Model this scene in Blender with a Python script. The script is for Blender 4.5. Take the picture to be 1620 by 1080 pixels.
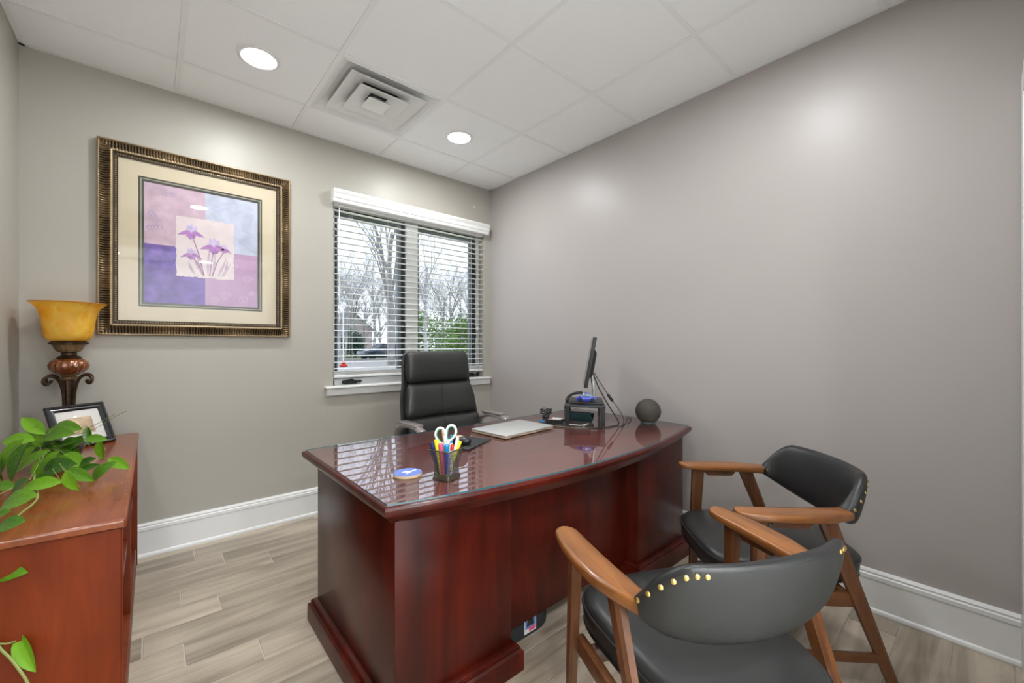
import bpy, bmesh, math, random
from mathutils import Vector, Matrix

random.seed(7)
S = bpy.context.scene
for o in list(bpy.data.objects):
    bpy.data.objects.remove(o)
COL = S.collection
R = math.radians

# ------------------------------------------------------------------ camera
cam_d = bpy.data.cameras.new('camera'); cam = bpy.data.objects.new('camera', cam_d); COL.objects.link(cam)
cam.location = (-2.4218, -3.0983, 1.1808)
cam.rotation_euler = (R(90), 0, R(49.026 - 90))
cam_d.sensor_width = 36; cam_d.lens = 656.195 / 1620 * 36
cam_d.shift_y = 6.27 / 1620; cam_d.clip_start = .02; cam_d.clip_end = 400
S.camera = cam

# ------------------------------------------------------------------ exposure
S.view_settings.view_transform = 'Standard'; S.view_settings.look = 'None'
S.view_settings.gamma = 1; S.view_settings.use_curve_mapping = False
S.view_settings.exposure = 0.26
DOWNLIGHT = 215.0        # emission of the recessed lamps in the office
HALL_FILL = 270.0  # emission of the added corridor fill lights

# ------------------------------------------------------------------ world: overcast sky
w = bpy.data.worlds.new('sky'); S.world = w; w.use_nodes = True
nt = w.node_tree; bgn = nt.nodes['Background']
tc = nt.nodes.new('ShaderNodeTexCoord'); nz = nt.nodes.new('ShaderNodeTexNoise')
nz.inputs['Scale'].default_value = 3.5; nz.inputs['Detail'].default_value = 5
rp = nt.nodes.new('ShaderNodeValToRGB')
rp.color_ramp.elements[0].position = .35; rp.color_ramp.elements[0].color = (.50, .63, .84, 1)
rp.color_ramp.elements[1].position = .65; rp.color_ramp.elements[1].color = (.76, .83, .92, 1)
nt.links.new(tc.outputs['Generated'], nz.inputs['Vector']); nt.links.new(nz.outputs['Fac'], rp.inputs['Fac'])
nt.links.new(rp.outputs['Color'], bgn.inputs['Color'])
bgn.inputs['Strength'].default_value = 1.95

# ------------------------------------------------------------------ materials
M = {}
def new_mat(name):
    m = bpy.data.materials.new(name); m.use_nodes = True; M[name] = m
    return m, m.node_tree, m.node_tree.nodes['Principled BSDF']
def plain(name, col, rough=.5, metal=0, coat=0, spec=.5, bump=0, bscale=200, var=0, vscale=6, coat_rough=.05, ior=None):
    m, t, b = new_mat(name)
    b.inputs['Base Color'].default_value = (*col, 1); b.inputs['Roughness'].default_value = rough
    b.inputs['Metallic'].default_value = metal; b.inputs['Coat Weight'].default_value = coat
    b.inputs['Coat Roughness'].default_value = coat_rough
    b.inputs['Specular IOR Level'].default_value = spec
    c = t.nodes.new('ShaderNodeTexCoord')
    if bump:
        n = t.nodes.new('ShaderNodeTexNoise'); n.inputs['Scale'].default_value = bscale; n.inputs['Detail'].default_value = 3
        p = t.nodes.new('ShaderNodeBump'); p.inputs['Strength'].default_value = bump; p.inputs['Distance'].default_value = .002
        t.links.new(c.outputs['Object'], n.inputs['Vector']); t.links.new(n.outputs['Fac'], p.inputs['Height'])
        t.links.new(p.outputs['Normal'], b.inputs['Normal'])
    if var:
        n = t.nodes.new('ShaderNodeTexNoise'); n.inputs['Scale'].default_value = vscale; n.inputs['Detail'].default_value = 4
        r = t.nodes.new('ShaderNodeValToRGB')
        r.color_ramp.elements[0].position = .3; r.color_ramp.elements[1].position = .7
        r.color_ramp.elements[0].color = (*[x * (1 - var) for x in col], 1)
        r.color_ramp.elements[1].color = (*[min(1, x * (1 + var)) for x in col], 1)
        t.links.new(c.outputs['Object'], n.inputs['Vector']); t.links.new(n.outputs['Fac'], r.inputs['Fac'])
        t.links.new(r.outputs['Color'], b.inputs['Base Color'])
    return m
def wood(name, c1, c2, scale=(2, 30, 30), rough=.3, coat=0, bump=.05, cr=.08, rnd=False, mottle=0, spec=.5, detail=6, lo=.3, hi=.7):
    m, t, b = new_mat(name)
    c = t.nodes.new('ShaderNodeTexCoord'); mp = t.nodes.new('ShaderNodeMapping'); mp.inputs['Scale'].default_value = scale
    n = t.nodes.new('ShaderNodeTexNoise'); n.inputs['Scale'].default_value = 1; n.inputs['Detail'].default_value = detail
    n.inputs['Roughness'].default_value = .62; n.inputs['Distortion'].default_value = .6
    r = t.nodes.new('ShaderNodeValToRGB')
    r.color_ramp.elements[0].position = lo; r.color_ramp.elements[1].position = hi
    r.color_ramp.elements[0].color = (*c1, 1); r.color_ramp.elements[1].color = (*c2, 1)
    src = c.outputs['Object']
    if rnd:
        oi = t.nodes.new('ShaderNodeObjectInfo'); mu = t.nodes.new('ShaderNodeVectorMath'); mu.operation = 'MULTIPLY_ADD'
        cb = t.nodes.new('ShaderNodeCombineXYZ')
        for k in range(3): t.links.new(oi.outputs['Random'], cb.inputs[k])
        mu.inputs[1].default_value = (37, 53, 71)
        t.links.new(cb.outputs[0], mu.inputs[0]); t.links.new(src, mu.inputs[2]); src = mu.outputs[0]
    t.links.new(src, mp.inputs['Vector']); t.links.new(mp.outputs[0], n.inputs['Vector'])
    t.links.new(n.outputs['Fac'], r.inputs['Fac'])
    out = r.outputs['Color']
    if mottle or rnd:
        n2 = t.nodes.new('ShaderNodeTexNoise'); n2.inputs['Scale'].default_value = 3.2; n2.inputs['Detail'].default_value = 2
        t.links.new(src, n2.inputs['Vector'])
        mr = t.nodes.new('ShaderNodeMapRange'); mr.inputs[1].default_value = .3; mr.inputs[2].default_value = .7
        mr.inputs[3].default_value = 1 - mottle; mr.inputs[4].default_value = 1 + mottle
        t.links.new(n2.outputs['Fac'], mr.inputs[0]); fac = mr.outputs[0]
        if rnd:
            m2 = t.nodes.new('ShaderNodeMapRange'); m2.inputs[3].default_value = .86; m2.inputs[4].default_value = 1.14
            t.links.new(oi.outputs['Random'], m2.inputs[0])
            mm = t.nodes.new('ShaderNodeMath'); mm.operation = 'MULTIPLY'
            t.links.new(fac, mm.inputs[0]); t.links.new(m2.outputs[0], mm.inputs[1]); fac = mm.outputs[0]
        hs = t.nodes.new('ShaderNodeHueSaturation'); t.links.new(out, hs.inputs['Color']); t.links.new(fac, hs.inputs['Value'])
        out = hs.outputs['Color']
    t.links.new(out, b.inputs['Base Color'])
    b.inputs['Roughness'].default_value = rough; b.inputs['Coat Weight'].default_value = coat
    b.inputs['Coat Roughness'].default_value = cr; b.inputs['Specular IOR Level'].default_value = spec
    if bump:
        p = t.nodes.new('ShaderNodeBump'); p.inputs['Strength'].default_value = bump; p.inputs['Distance'].default_value = .002
        t.links.new(n.outputs['Fac'], p.inputs['Height']); t.links.new(p.outputs['Normal'], b.inputs['Normal'])
    return m
def glass(name, tint=(1, 1, 1), ior=1.45, rough=0.0):
    m = bpy.data.materials.new(name); m.use_nodes = True; M[name] = m
    t = m.node_tree; t.nodes.clear()
    o = t.nodes.new('ShaderNodeOutputMaterial'); mx = t.nodes.new('ShaderNodeMixShader')
    fr = t.nodes.new('ShaderNodeFresnel'); gm = t.nodes.new('ShaderNodeNewGeometry')     # same index for both faces of a thin pane
    ex = t.nodes.new('ShaderNodeMath'); ex.operation = 'MULTIPLY_ADD'; ex.inputs[1].default_value = -2; ex.inputs[2].default_value = 1
    pw = t.nodes.new('ShaderNodeMath'); pw.operation = 'POWER'; pw.inputs[0].default_value = ior
    t.links.new(gm.outputs['Backfacing'], ex.inputs[0]); t.links.new(ex.outputs[0], pw.inputs[1]); t.links.new(pw.outputs[0], fr.inputs['IOR'])
    tr = t.nodes.new('ShaderNodeBsdfTransparent'); tr.inputs['Color'].default_value = (*tint, 1)
    gl = t.nodes.new('ShaderNodeBsdfGlossy'); gl.inputs['Roughness'].default_value = rough
    t.links.new(fr.outputs[0], mx.inputs[0]); t.links.new(tr.outputs[0], mx.inputs[1]); t.links.new(gl.outputs[0], mx.inputs[2])
    t.links.new(mx.outputs[0], o.inputs['Surface'])
    return m
def emit(name, col, s):
    m = bpy.data.materials.new(name); m.use_nodes = True; M[name] = m
    t = m.node_tree; t.nodes.clear(); o = t.nodes.new('ShaderNodeOutputMaterial'); e = t.nodes.new('ShaderNodeEmission')
    e.inputs['Color'].default_value = (*col, 1); e.inputs['Strength'].default_value = s
    t.links.new(e.outputs[0], o.inputs['Surface'])
    return m

plain('paint_back', (.425, .400, .348), rough=.42, bump=.06, bscale=350)
plain('paint_light_cast', (.435, .398, .380), rough=.40, bump=.06, bscale=350)  # same paint as the back wall; cast of the light put into the colour
plain('hall_bounce_white', (.86, .86, .85), rough=.6)  # surfaces of the added corridor, white to bounce light into the room
plain('paint_white', (.80, .80, .79), rough=.35)
plain('tile_white', (.93, .935, .93), rough=.9, bump=.35, bscale=260)
plain('grid_white', (.88, .88, .87), rough=.5)
plain('vinyl_white', (.82, .82, .80), rough=.35)
plain('blind_white', (.84, .84, .82), rough=.38)
plain('vent_white', (.80, .80, .78), rough=.4)
plain('duct_dark', (.03, .03, .03), rough=.7)
plain('grout', (.58, .53, .45), rough=.9)
wood('plank', (.20, .158, .112), (.52, .44, .345), lo=.27, hi=.65, scale=(1.1, 13, 13), rough=.42, bump=.12, rnd=True, mottle=.12)
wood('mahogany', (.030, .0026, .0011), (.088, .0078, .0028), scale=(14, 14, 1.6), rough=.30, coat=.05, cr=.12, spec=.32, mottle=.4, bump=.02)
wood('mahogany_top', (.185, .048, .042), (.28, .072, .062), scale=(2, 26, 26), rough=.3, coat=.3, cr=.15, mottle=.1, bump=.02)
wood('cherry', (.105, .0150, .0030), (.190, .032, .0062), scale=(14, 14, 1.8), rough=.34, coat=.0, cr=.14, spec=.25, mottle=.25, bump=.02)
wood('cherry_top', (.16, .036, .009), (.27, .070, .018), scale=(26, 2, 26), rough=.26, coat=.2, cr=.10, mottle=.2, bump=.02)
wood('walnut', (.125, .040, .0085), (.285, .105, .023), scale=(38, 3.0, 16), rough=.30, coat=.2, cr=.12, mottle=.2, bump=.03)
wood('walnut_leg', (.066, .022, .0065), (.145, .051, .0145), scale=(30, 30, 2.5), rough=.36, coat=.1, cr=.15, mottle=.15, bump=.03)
plain('leather', (.014, .014, .0145), rough=.34, bump=.22, bscale=420, var=.12, vscale=9)
plain('leather_seat', (.020, .021, .0205), rough=.34, bump=.12, bscale=300, var=.15, vscale=7)
plain('vinyl_back', (.015, .0155, .014), rough=.5, bump=.3, bscale=600)
plain('office_leather', (.024, .024, .0225), rough=.42, bump=.15, bscale=350)
plain('black_plastic', (.012, .012, .013), rough=.35)
plain('black_matte', (.016, .016, .017), rough=.6)
plain('arm_plastic', (.22, .19, .185), rough=.28, coat=.5)
plain('brass', (.62, .42, .14), rough=.3, metal=1)
plain('chrome', (.6, .6, .6), rough=.2, metal=1)
plain('frame_gold', (.33, .245, .145), rough=.36, metal=.8)
plain('frame_dark', (.045, .033, .022), rough=.5, metal=.5)
plain('frame_bead', (.24, .175, .10), rough=.4, metal=.7)
plain('mat_cream', (.64, .555, .405), rough=.9, bump=.1, bscale=500)
plain('mat_green', (.062, .068, .055), rough=.85)
plain('gold_fillet', (.50, .43, .30), rough=.5)
plain('print_pink', (.58, .42, .50), rough=.8, var=.16, vscale=14)
plain('print_blue', (.52, .55, .66), rough=.8, var=.13, vscale=16)
plain('print_purple', (.165, .10, .37), rough=.8, var=.35, vscale=18)
plain('print_mauve', (.49, .31, .48), rough=.8, var=.06, vscale=14)
plain('print_card', (.74, .64, .64), rough=.8, var=.06, vscale=12)
plain('print_violet', (.42, .20, .48), rough=.8, var=.3, vscale=60)
plain('print_lilac', (.56, .48, .68), rough=.8, var=.2, vscale=60)
plain('print_stem', (.36, .22, .34), rough=.8, var=.3, vscale=40)
plain('print_leaf', (.54, .42, .50), rough=.8, var=.15, vscale=40)
plain('print_sprig', (.42, .33, .48), rough=.8)
plain('print_fern', (.42, .45, .60), rough=.8)
plain('print_scroll', (.60, .45, .60), rough=.8)
glass('pane', ior=1.42)
glass('picture_glass', ior=1.45)
glass('desk_glass', tint=(.97, 1, .99), ior=4.6)
plain('glass_edge', (.03, .13, .16), rough=.1, coat=1)
plain('dark_sash', (.045, .050, .056), rough=.4)
plain('grey_sash', (.22, .25, .28), rough=.4)
plain('silver', (.62, .62, .61), rough=.34, metal=.55)
plain('gold_side', (.50, .39, .28), rough=.35, metal=.5)
plain('logo_grey', (.46, .46, .45), rough=.3, metal=.5)
plain('coaster_blue', (.13, .20, .55), rough=.4, var=.25, vscale=50)
plain('coaster_white', (.75, .78, .84), rough=.5)
plain('cork', (.52, .38, .23), rough=.8)
plain('mesh_metal', (.17, .155, .12), rough=.35, metal=.9)
plain('plastic_white', (.78, .77, .73), rough=.35)
plain('plastic_green', (.012, .22, .13), rough=.4)
plain('plastic_yellow', (.78, .68, .02), rough=.35)
plain('plastic_lime', (.62, .68, .02), rough=.3)
plain('plastic_red', (.65, .03, .02), rough=.35)
plain('plastic_pink', (.75, .10, .22), rough=.35)
plain('plastic_blue', (.015, .07, .55), rough=.3, coat=.5)
plain('plastic_cyan', (.01, .25, .55), rough=.3)
plain('plastic_navy', (.01, .015, .10), rough=.3)
plain('tan_wood', (.45, .28, .13), rough=.6)
plain('toy_blue', (.004, .035, .50), rough=.2, coat=.8)
plain('toy_window', (.20, .28, .38), rough=.15)
plain('fabric_charcoal', (.060, .054, .043), rough=.75, bump=.6, bscale=900)
plain('grille_ring', (.10, .13, .14), rough=.3)
plain('book_teal', (.012, .045, .05), rough=.4)
plain('paper', (.75, .72, .68), rough=.8)
plain('cable', (.012, .012, .012), rough=.45)
plain('cable_tan', (.10, .075, .05), rough=.5)
plain('screen', (.01, .01, .012), rough=.12)
plain('sticker_blue', (.10, .22, .55), rough=.5)
plain('foam_black', (.022, .026, .029), rough=.75, bump=.3, bscale=500)
plain('photo_tan', (.55, .40, .25), rough=.4, var=.25, vscale=30)
plain('frame_black', (.010, .010, .012), rough=.3, coat=.4)
plain('lamp_bronze', (.060, .034, .020), rough=.38, metal=.6, var=.4, vscale=60)
plain('lamp_gold', (.26, .17, .085), rough=.42, metal=.7, var=.4, vscale=90)
plain('lamp_amber', (.20, .055, .010), rough=.16, coat=1, metal=.25, var=.35, vscale=30)
plain('soil', (.05, .035, .02), rough=.9)
plain('stem', (.26, .31, .09), rough=.6)
plain('twig_brown', (.20, .13, .07), rough=.7)
glass('vase_glass', tint=(.82, .86, .86), ior=1.7, rough=.03)
def leaf_mat(name, a, b_):
    m, t, b = new_mat(name)
    c = t.nodes.new('ShaderNodeTexCoord'); n = t.nodes.new('ShaderNodeTexNoise'); n.inputs['Scale'].default_value = 25
    oi = t.nodes.new('ShaderNodeObjectInfo'); ad = t.nodes.new('ShaderNodeMath'); ad.operation = 'MULTIPLY_ADD'
    ad.inputs[1].default_value = .55; ml = t.nodes.new('ShaderNodeMath'); ml.operation = 'MULTIPLY'; ml.inputs[1].default_value = .6
    r = t.nodes.new('ShaderNodeValToRGB'); r.color_ramp.elements[0].color = (*a, 1); r.color_ramp.elements[1].color = (*b_, 1)
    r.color_ramp.elements[0].position = .25; r.color_ramp.elements[1].position = .8
    t.links.new(c.outputs['Object'], n.inputs['Vector']); t.links.new(n.outputs['Fac'], ml.inputs[0])
    t.links.new(oi.outputs['Random'], ad.inputs[0]); t.links.new(ml.outputs[0], ad.inputs[2])
    t.links.new(ad.outputs[0], r.inputs['Fac']); t.links.new(r.outputs['Color'], b.inputs['Base Color'])
    b.inputs['Roughness'].default_value = .32
    b.inputs['Subsurface Weight'].default_value = 0
    return m
leaf_mat('leaf', (.012, .078, .003), (.15, .34, .012))
plain('leaf_rib', (.42, .58, .16), rough=.4)
# amber alabaster glass of the lamp shade: diffuse + translucent
def amber():
    m, t, b = new_mat('shade_amber')
    c = t.nodes.new('ShaderNodeTexCoord'); n = t.nodes.new('ShaderNodeTexNoise'); n.inputs['Scale'].default_value = 9
    n.inputs['Detail'].default_value = 5; n.inputs['Distortion'].default_value = 2
    r = t.nodes.new('ShaderNodeValToRGB'); r.color_ramp.elements[0].color = (.92, .52, .02, 1); r.color_ramp.elements[1].color = (.97, .74, .16, 1)
    r.color_ramp.elements[0].position = .35; r.color_ramp.elements[1].position = .68
    t.links.new(c.outputs['Object'], n.inputs['Vector']); t.links.new(n.outputs['Fac'], r.inputs['Fac'])
    t.links.new(r.outputs['Color'], b.inputs['Base Color']); b.inputs['Roughness'].default_value = .3
    tl = t.nodes.new('ShaderNodeBsdfTranslucent'); t.links.new(r.outputs['Color'], tl.inputs['Color'])
    mx = t.nodes.new('ShaderNodeMixShader'); mx.inputs[0].default_value = .45
    o = t.nodes['Material Output']
    t.links.new(b.outputs[0], mx.inputs[1]); t.links.new(tl.outputs[0], mx.inputs[2]); t.links.new(mx.outputs[0], o.inputs['Surface'])
amber()
plain('shade_rim', (.55, .20, .01), rough=.3)
# perforated metal mesh of the pen cup: fine holes in the material, too small to model
def mesh_cup():
    m, t, b = new_mat('cup_mesh')
    b.inputs['Base Color'].default_value = (.14, .13, .10, 1); b.inputs['Metallic'].default_value = .8; b.inputs['Roughness'].default_value = .35
    c = t.nodes.new('ShaderNodeTexCoord'); v = t.nodes.new('ShaderNodeTexVoronoi'); v.inputs['Scale'].default_value = 420
    lt = t.nodes.new('ShaderNodeMath'); lt.operation = 'LESS_THAN'; lt.inputs[1].default_value = .48
    t.links.new(c.outputs['Object'], v.inputs['Vector']); t.links.new(v.outputs['Distance'], lt.inputs[0])
    tr = t.nodes.new('ShaderNodeBsdfTransparent'); mx = t.nodes.new('ShaderNodeMixShader')
    t.links.new(lt.outputs[0], mx.inputs[0]); t.links.new(b.outputs[0], mx.inputs[1]); t.links.new(tr.outputs[0], mx.inputs[2])
    t.links.new(mx.outputs[0], t.nodes['Material Output'].inputs['Surface'])
mesh_cup()
emit('downlight_lens', (.95, .98, 1), DOWNLIGHT)
emit('hall_fill_lens', (.95, .98, 1), HALL_FILL)  # lens of the fill lights added in the corridor
# outdoors
plain('bark', (.26, .245, .23), rough=.9, var=.3, vscale=3)
plain('bark_pale', (.42, .40, .385), rough=.9, var=.25, vscale=3)
plain('lawn', (.23, .26, .10), rough=.95, var=.3, vscale=.4)
plain('asphalt', (.40, .37, .34), rough=.95, var=.12, vscale=.6)
plain('kerb', (.34, .33, .31), rough=.9)
plain('mulch', (.16, .11, .08), rough=.95, var=.3, vscale=2)
plain('bush_green', (.13, .24, .035), rough=.7)
plain('bush_dark', (.035, .085, .05), rough=.7)
plain('car_blue', (.02, .032, .06), rough=.25, coat=1)
plain('car_glass', (.05, .06, .07), rough=.1)
plain('tyre', (.012, .012, .012), rough=.8)
plain('house_pink', (.52, .42, .43), rough=.9)
plain('roof_grey', (.22, .20, .20), rough=.9)
plain('soffit', (.21, .22, .23), rough=.8)
plain('stucco', (.5, .48, .45), rough=.9)

# ------------------------------------------------------------------ mesh helpers
class MB:
    def __init__(s): s.v = []; s.f = []; s.m = []
    def add(s, v, f, mi=0):
        k = len(s.v); s.v += [tuple(p) for p in v]; s.f += [tuple(i + k for i in q) for q in f]; s.m += [mi] * len(f); return s
    def box(s, a, b, mi=0, mat=None):
        x0, y0, z0 = a; x1, y1, z1 = b
        v = [(x0, y0, z0), (x1, y0, z0), (x1, y1, z0), (x0, y1, z0), (x0, y0, z1), (x1, y0, z1), (x1, y1, z1), (x0, y1, z1)]
        if mat: v = [mat @ Vector(p) for p in v]
        return s.add(v, [(0, 3, 2, 1), (4, 5, 6, 7), (0, 1, 5, 4), (1, 2, 6, 5), (2, 3, 7, 6), (3, 0, 4, 7)], mi)
    def rbox(s, a, b, r=.004, seg=2, mi=0, mat=None):
        bm = bmesh.new(); bmesh.ops.create_cube(bm, size=1)
        for q in bm.verts: q.co = Vector([a[i] + (q.co[i] + .5) * (b[i] - a[i]) for i in range(3)])
        r = min(r, .49 * min(b[i] - a[i] for i in range(3)))
        bmesh.ops.bevel(bm, geom=bm.edges[:], offset=r, segments=seg, profile=.5, affect='EDGES')
        if mat: bm.transform(mat)
        bm.verts.index_update()
        s.add([q.co[:] for q in bm.verts], [[q.index for q in f.verts] for f in bm.faces], mi); bm.free(); return s
    def loft(s, rings, caps=(True, True), closed=True, mi=0):
        n = len(rings[0]); v = [p for r_ in rings for p in r_]; f = []
        for i in range(len(rings) - 1):
            for j in range(n if closed else n - 1):
                k = (j + 1) % n
                f.append((i * n + j, i * n + k, (i + 1) * n + k, (i + 1) * n + j))
        if closed and caps[0]: f.append(tuple(range(n - 1, -1, -1)))
        if closed and caps[1]: f.append(tuple((len(rings) - 1) * n + j for j in range(n)))
        return s.add(v, f, mi)
    def lathe(s, prof, seg=24, c=(0, 0, 0), mi=0, caps=(True, True), rib=0, nr=0):
        rings = []
        for r_, z in prof:
            ring = []
            for k in range(seg):
                a = 2 * math.pi * k / seg
                q = r_ * (1 + (rib * math.cos(nr * a) if rib else 0))
                ring.append((c[0] + q * math.cos(a), c[1] + q * math.sin(a), c[2] + z))
            rings.append(ring)
        return s.loft(rings, caps, True, mi)
    def tube(s, path, r=.003, seg=8, mi=0, sq=None):
        P = [Vector(p) for p in path]; rings = []; up = None
        for i, p in enumerate(P):
            d = (P[min(i + 1, len(P) - 1)] - P[max(i - 1, 0)]).normalized()
            if up is None:
                up = Vector((0, 0, 1)) if abs(d.z) < .9 else Vector((1, 0, 0))
            a = d.cross(up).normalized(); up = a.cross(d).normalized()
            q = r[i] if isinstance(r, (list, tuple)) else r
            e = sq[i] if sq else 1
            rings.append([p + a * (q * math.cos(2 * math.pi * k / seg)) + up * (q * e * math.sin(2 * math.pi * k / seg)) for k in range(seg)])
        return s.loft(rings, mi=mi)
    def prism(s, poly, z0, z1, mi=0, mat=None):
        a = [Vector((x, y, z0)) for x, y in poly]; b = [Vector((x, y, z1)) for x, y in poly]
        if mat: a = [mat @ p for p in a]; b = [mat @ p for p in b]
        return s.loft([a, b], mi=mi)
    def pillow(s, c, size, e=.35, nu=28, nv=14, mi=0, mat=None, e2=None):
        e2 = e2 or e; rings = []
        sg = lambda x, p: math.copysign(abs(x) ** p, x)
        for i in range(1, nv):
            ph = -math.pi / 2 + math.pi * i / nv; ring = []
            for j in range(nu):
                th = 2 * math.pi * j / nu
                p = Vector((size[0] / 2 * sg(math.cos(ph), e) * sg(math.cos(th), e2), size[1] / 2 * sg(math.cos(ph), e) * sg(math.sin(th), e2), size[2] / 2 * sg(math.sin(ph), e)))
                p = p + Vector(c)
                if mat: p = mat @ p
                ring.append(p)
            rings.append(ring)
        return s.loft(rings, mi=mi)
    def mesh(s, name, mats, smooth=38):
        me = bpy.data.meshes.new(name); me.from_pydata(s.v, [], s.f)
        for m_ in (mats if isinstance(mats, (list, tuple)) else [mats]): me.materials.append(M[m_])
        me.polygons.foreach_set('material_index', s.m)
        bm = bmesh.new(); bm.from_mesh(me); bmesh.ops.recalc_face_normals(bm, faces=bm.faces[:]); bm.to_mesh(me); bm.free()
        if smooth:
            me.polygons.foreach_set('use_smooth', [True] * len(me.polygons))
            me.set_sharp_from_angle(angle=R(smooth))
        me.update(); return me
    def build(s, name, mats, parent=None, smooth=38, loc=None, rot=None):
        return link(name, s.mesh(name, mats, smooth), parent, loc, rot)
def link(name, me, parent=None, loc=None, rot=None):
    o = bpy.data.objects.new(name, me); COL.objects.link(o)
    if parent: o.parent = parent
    if loc is not None: o.location = loc
    if rot is not None: o.rotation_euler = rot
    return o
def tag(o, label, cat, group=None):
    o['label'] = label; o['category'] = cat
    if group: o['group'] = group
    return o
def thing(name, label, cat, loc=(0, 0, 0), rz=0, group=None):
    o = bpy.data.objects.new(name, None); COL.objects.link(o); o.location = loc; o.rotation_euler = (0, 0, rz)
    o.empty_display_size = .1
    return tag(o, label, cat, group)
def struct(o, label=None, cat=None):
    o['kind'] = 'structure'
    if label: o['label'] = label
    if cat: o['category'] = cat
    return o
def copy_tree(o, parent=None):
    c = o.copy(); COL.objects.link(c); c.parent = parent
    for ch in o.children: copy_tree(ch, c)
    return c
def smoothpath(pts, n=8):
    P = [Vector(p) for p in pts]; out = []
    for i in range(len(P) - 1):
        p0 = P[max(i - 1, 0)]; p1 = P[i]; p2 = P[i + 1]; p3 = P[min(i + 2, len(P) - 1)]
        for k in range(n):
            t = k / n
            out.append(.5 * ((2 * p1) + (-p0 + p2) * t + (2 * p0 - 5 * p1 + 4 * p2 - p3) * t * t + (-p0 + 3 * p1 - 3 * p2 + p3) * t ** 3))
    out.append(P[-1]); return out

# ------------------------------------------------------------------ room shell
XL, YF, H = -2.91, -3.195, 2.646
G = .6096; GX, GY = -2.3124, -.357
WX0, WX1, WZ0, WZ1 = -1.436, -.082, .885, 2.235
T = .14
b = MB()
b.box((XL - T, 0, -.02), (WX0, T, 2.9)).box((WX1, 0, -.02), (T, T, 2.9)).box((WX0, 0, -.02), (WX1, T, WZ0)).box((WX0, 0, WZ1), (WX1, T, 2.9))
struct(b.build('wall_back', 'paint_back'), 'warm grey painted wall with the window and picture', 'wall')
b = MB(); b.box((0, YF - T, -.02), (T, 0, 2.9)); struct(b.build('wall_right', 'paint_light_cast'), 'long grey painted wall on the right, light cast put into its colour', 'wall')
b = MB(); b.box((XL - T, YF - T, -.02), (XL, 0, 2.9)); struct(b.build('wall_left', 'paint_back'), 'pale grey painted wall behind the credenza', 'wall')
DX0, DX1, DZ = -2.84, -1.25, 2.30  # doorway widened to let in more light from the added corridor
b = MB(); b.box((XL, YF - T, -.02), (DX0, YF, 2.9)).box((DX1, YF - T, -.02), (0, YF, 2.9)).box((DX0, YF - T, DZ), (DX1, YF, 2.9))
struct(b.build('wall_front', 'paint_back'), 'grey painted wall with the doorway behind the camera', 'wall')
# added corridor beyond the doorway, seen only in reflections, white to bounce light in
b = MB(); b.box((-3.9, -6.4, -.02), (-3.8, YF - T, 2.9)); struct(b.build('wall_hall_left', 'hall_bounce_white'), 'added white corridor wall left of the doorway', 'wall')
b = MB(); b.box((-.6, -6.4, -.02), (-.5, YF - T, 2.9)); struct(b.build('wall_hall_right', 'hall_bounce_white'), 'added white corridor wall right of the doorway', 'wall')
b = MB(); b.box((-3.9, -6.5, -.02), (-.5, -6.4, 2.9)); struct(b.build('wall_hall_end', 'hall_bounce_white'), 'added white wall at the far end of the corridor', 'wall')
b = MB(); b.box((-3.9, -6.4, H), (-.5, YF - T, 2.9)); struct(b.build('ceiling_hall', 'tile_white'), 'added white corridor ceiling beyond the doorway', 'ceiling')
b = MB(); b.box((-3.9, -6.4, -.03), (-.5, YF, 0)); struct(b.build('floor_hall', 'hall_bounce_white'), 'added pale corridor floor bouncing light up beyond the doorway', 'floor')
b = MB()
for x0, x1 in ((DX0 - .07, DX0), (DX1, DX1 + .07)): b.rbox((x0, YF, 0), (x1, YF + .018, DZ + .07), .004)
b.rbox((DX0, YF, DZ), (DX1, YF + .018, DZ + .07), .004)
struct(b.build('door_1', 'paint_white'), 'white casing of the open doorway', 'door frame')
dd = MB(); dd.rbox((-.105, YF, 0), (-.004, YF + .02, 2.16), .004).rbox((-.97, YF, 0), (-.885, YF + .02, 2.16), .004).rbox((-.885, YF, 2.075), (-.105, YF + .02, 2.16), .004)
d2 = struct(dd.build('door_2', 'paint_white'), 'white cased door beside the right wall', 'door')
MB().rbox((-.885, YF + .001, .005), (-.105, YF + .012, 2.07), .002).build('door_leaf', 'paint_white', d2)

# floor: subfloor + individual wood-look planks
fl = MB(); fl.box((XL - T, YF - T, -.06), (T, T, -.0025)); floor = struct(fl.build('floor', 'grout'), 'wood-look plank tile floor', 'floor')
joints = {-1: -2.5, 0: -2.24, 1: -2.12, 2: -1.92, 3: -2.32, 4: -2.185, 5: -2.45, 6: -2.327, 7: -2.10}
PW, PL, gap = .154, .92, .004
meshes = {}
def plank_mesh(L, W):
    k = (round(L, 3), round(W, 3))
    if k not in meshes:
        q = MB(); q.rbox((-L / 2, -W / 2 - .0012, -.008), (L / 2, W / 2 + .0012, 0), .0012, 1); meshes[k] = q.mesh('plank', 'plank')
    return meshes[k]
for row in range(-1, 21):
    y1 = -.078 - .154 * row; y0 = y1 - PW
    y1c, y0c = min(y1, -.001), max(y0, YF + .0)
    if y1c - y0c < .02: continue
    j = joints.get(row, -2.3 + random.uniform(-.42, .42))
    x = j - PL * 3
    while x < 0:
        a, c = max(x, XL), min(x + PL, 0)
        if c - a > .03:
            link('plank', plank_mesh(c - a - gap, y1c - y0c - gap), floor, ((a + c) / 2, (y0c + y1c) / 2, random.uniform(-.0004, .0004)))
        x += PL

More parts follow.
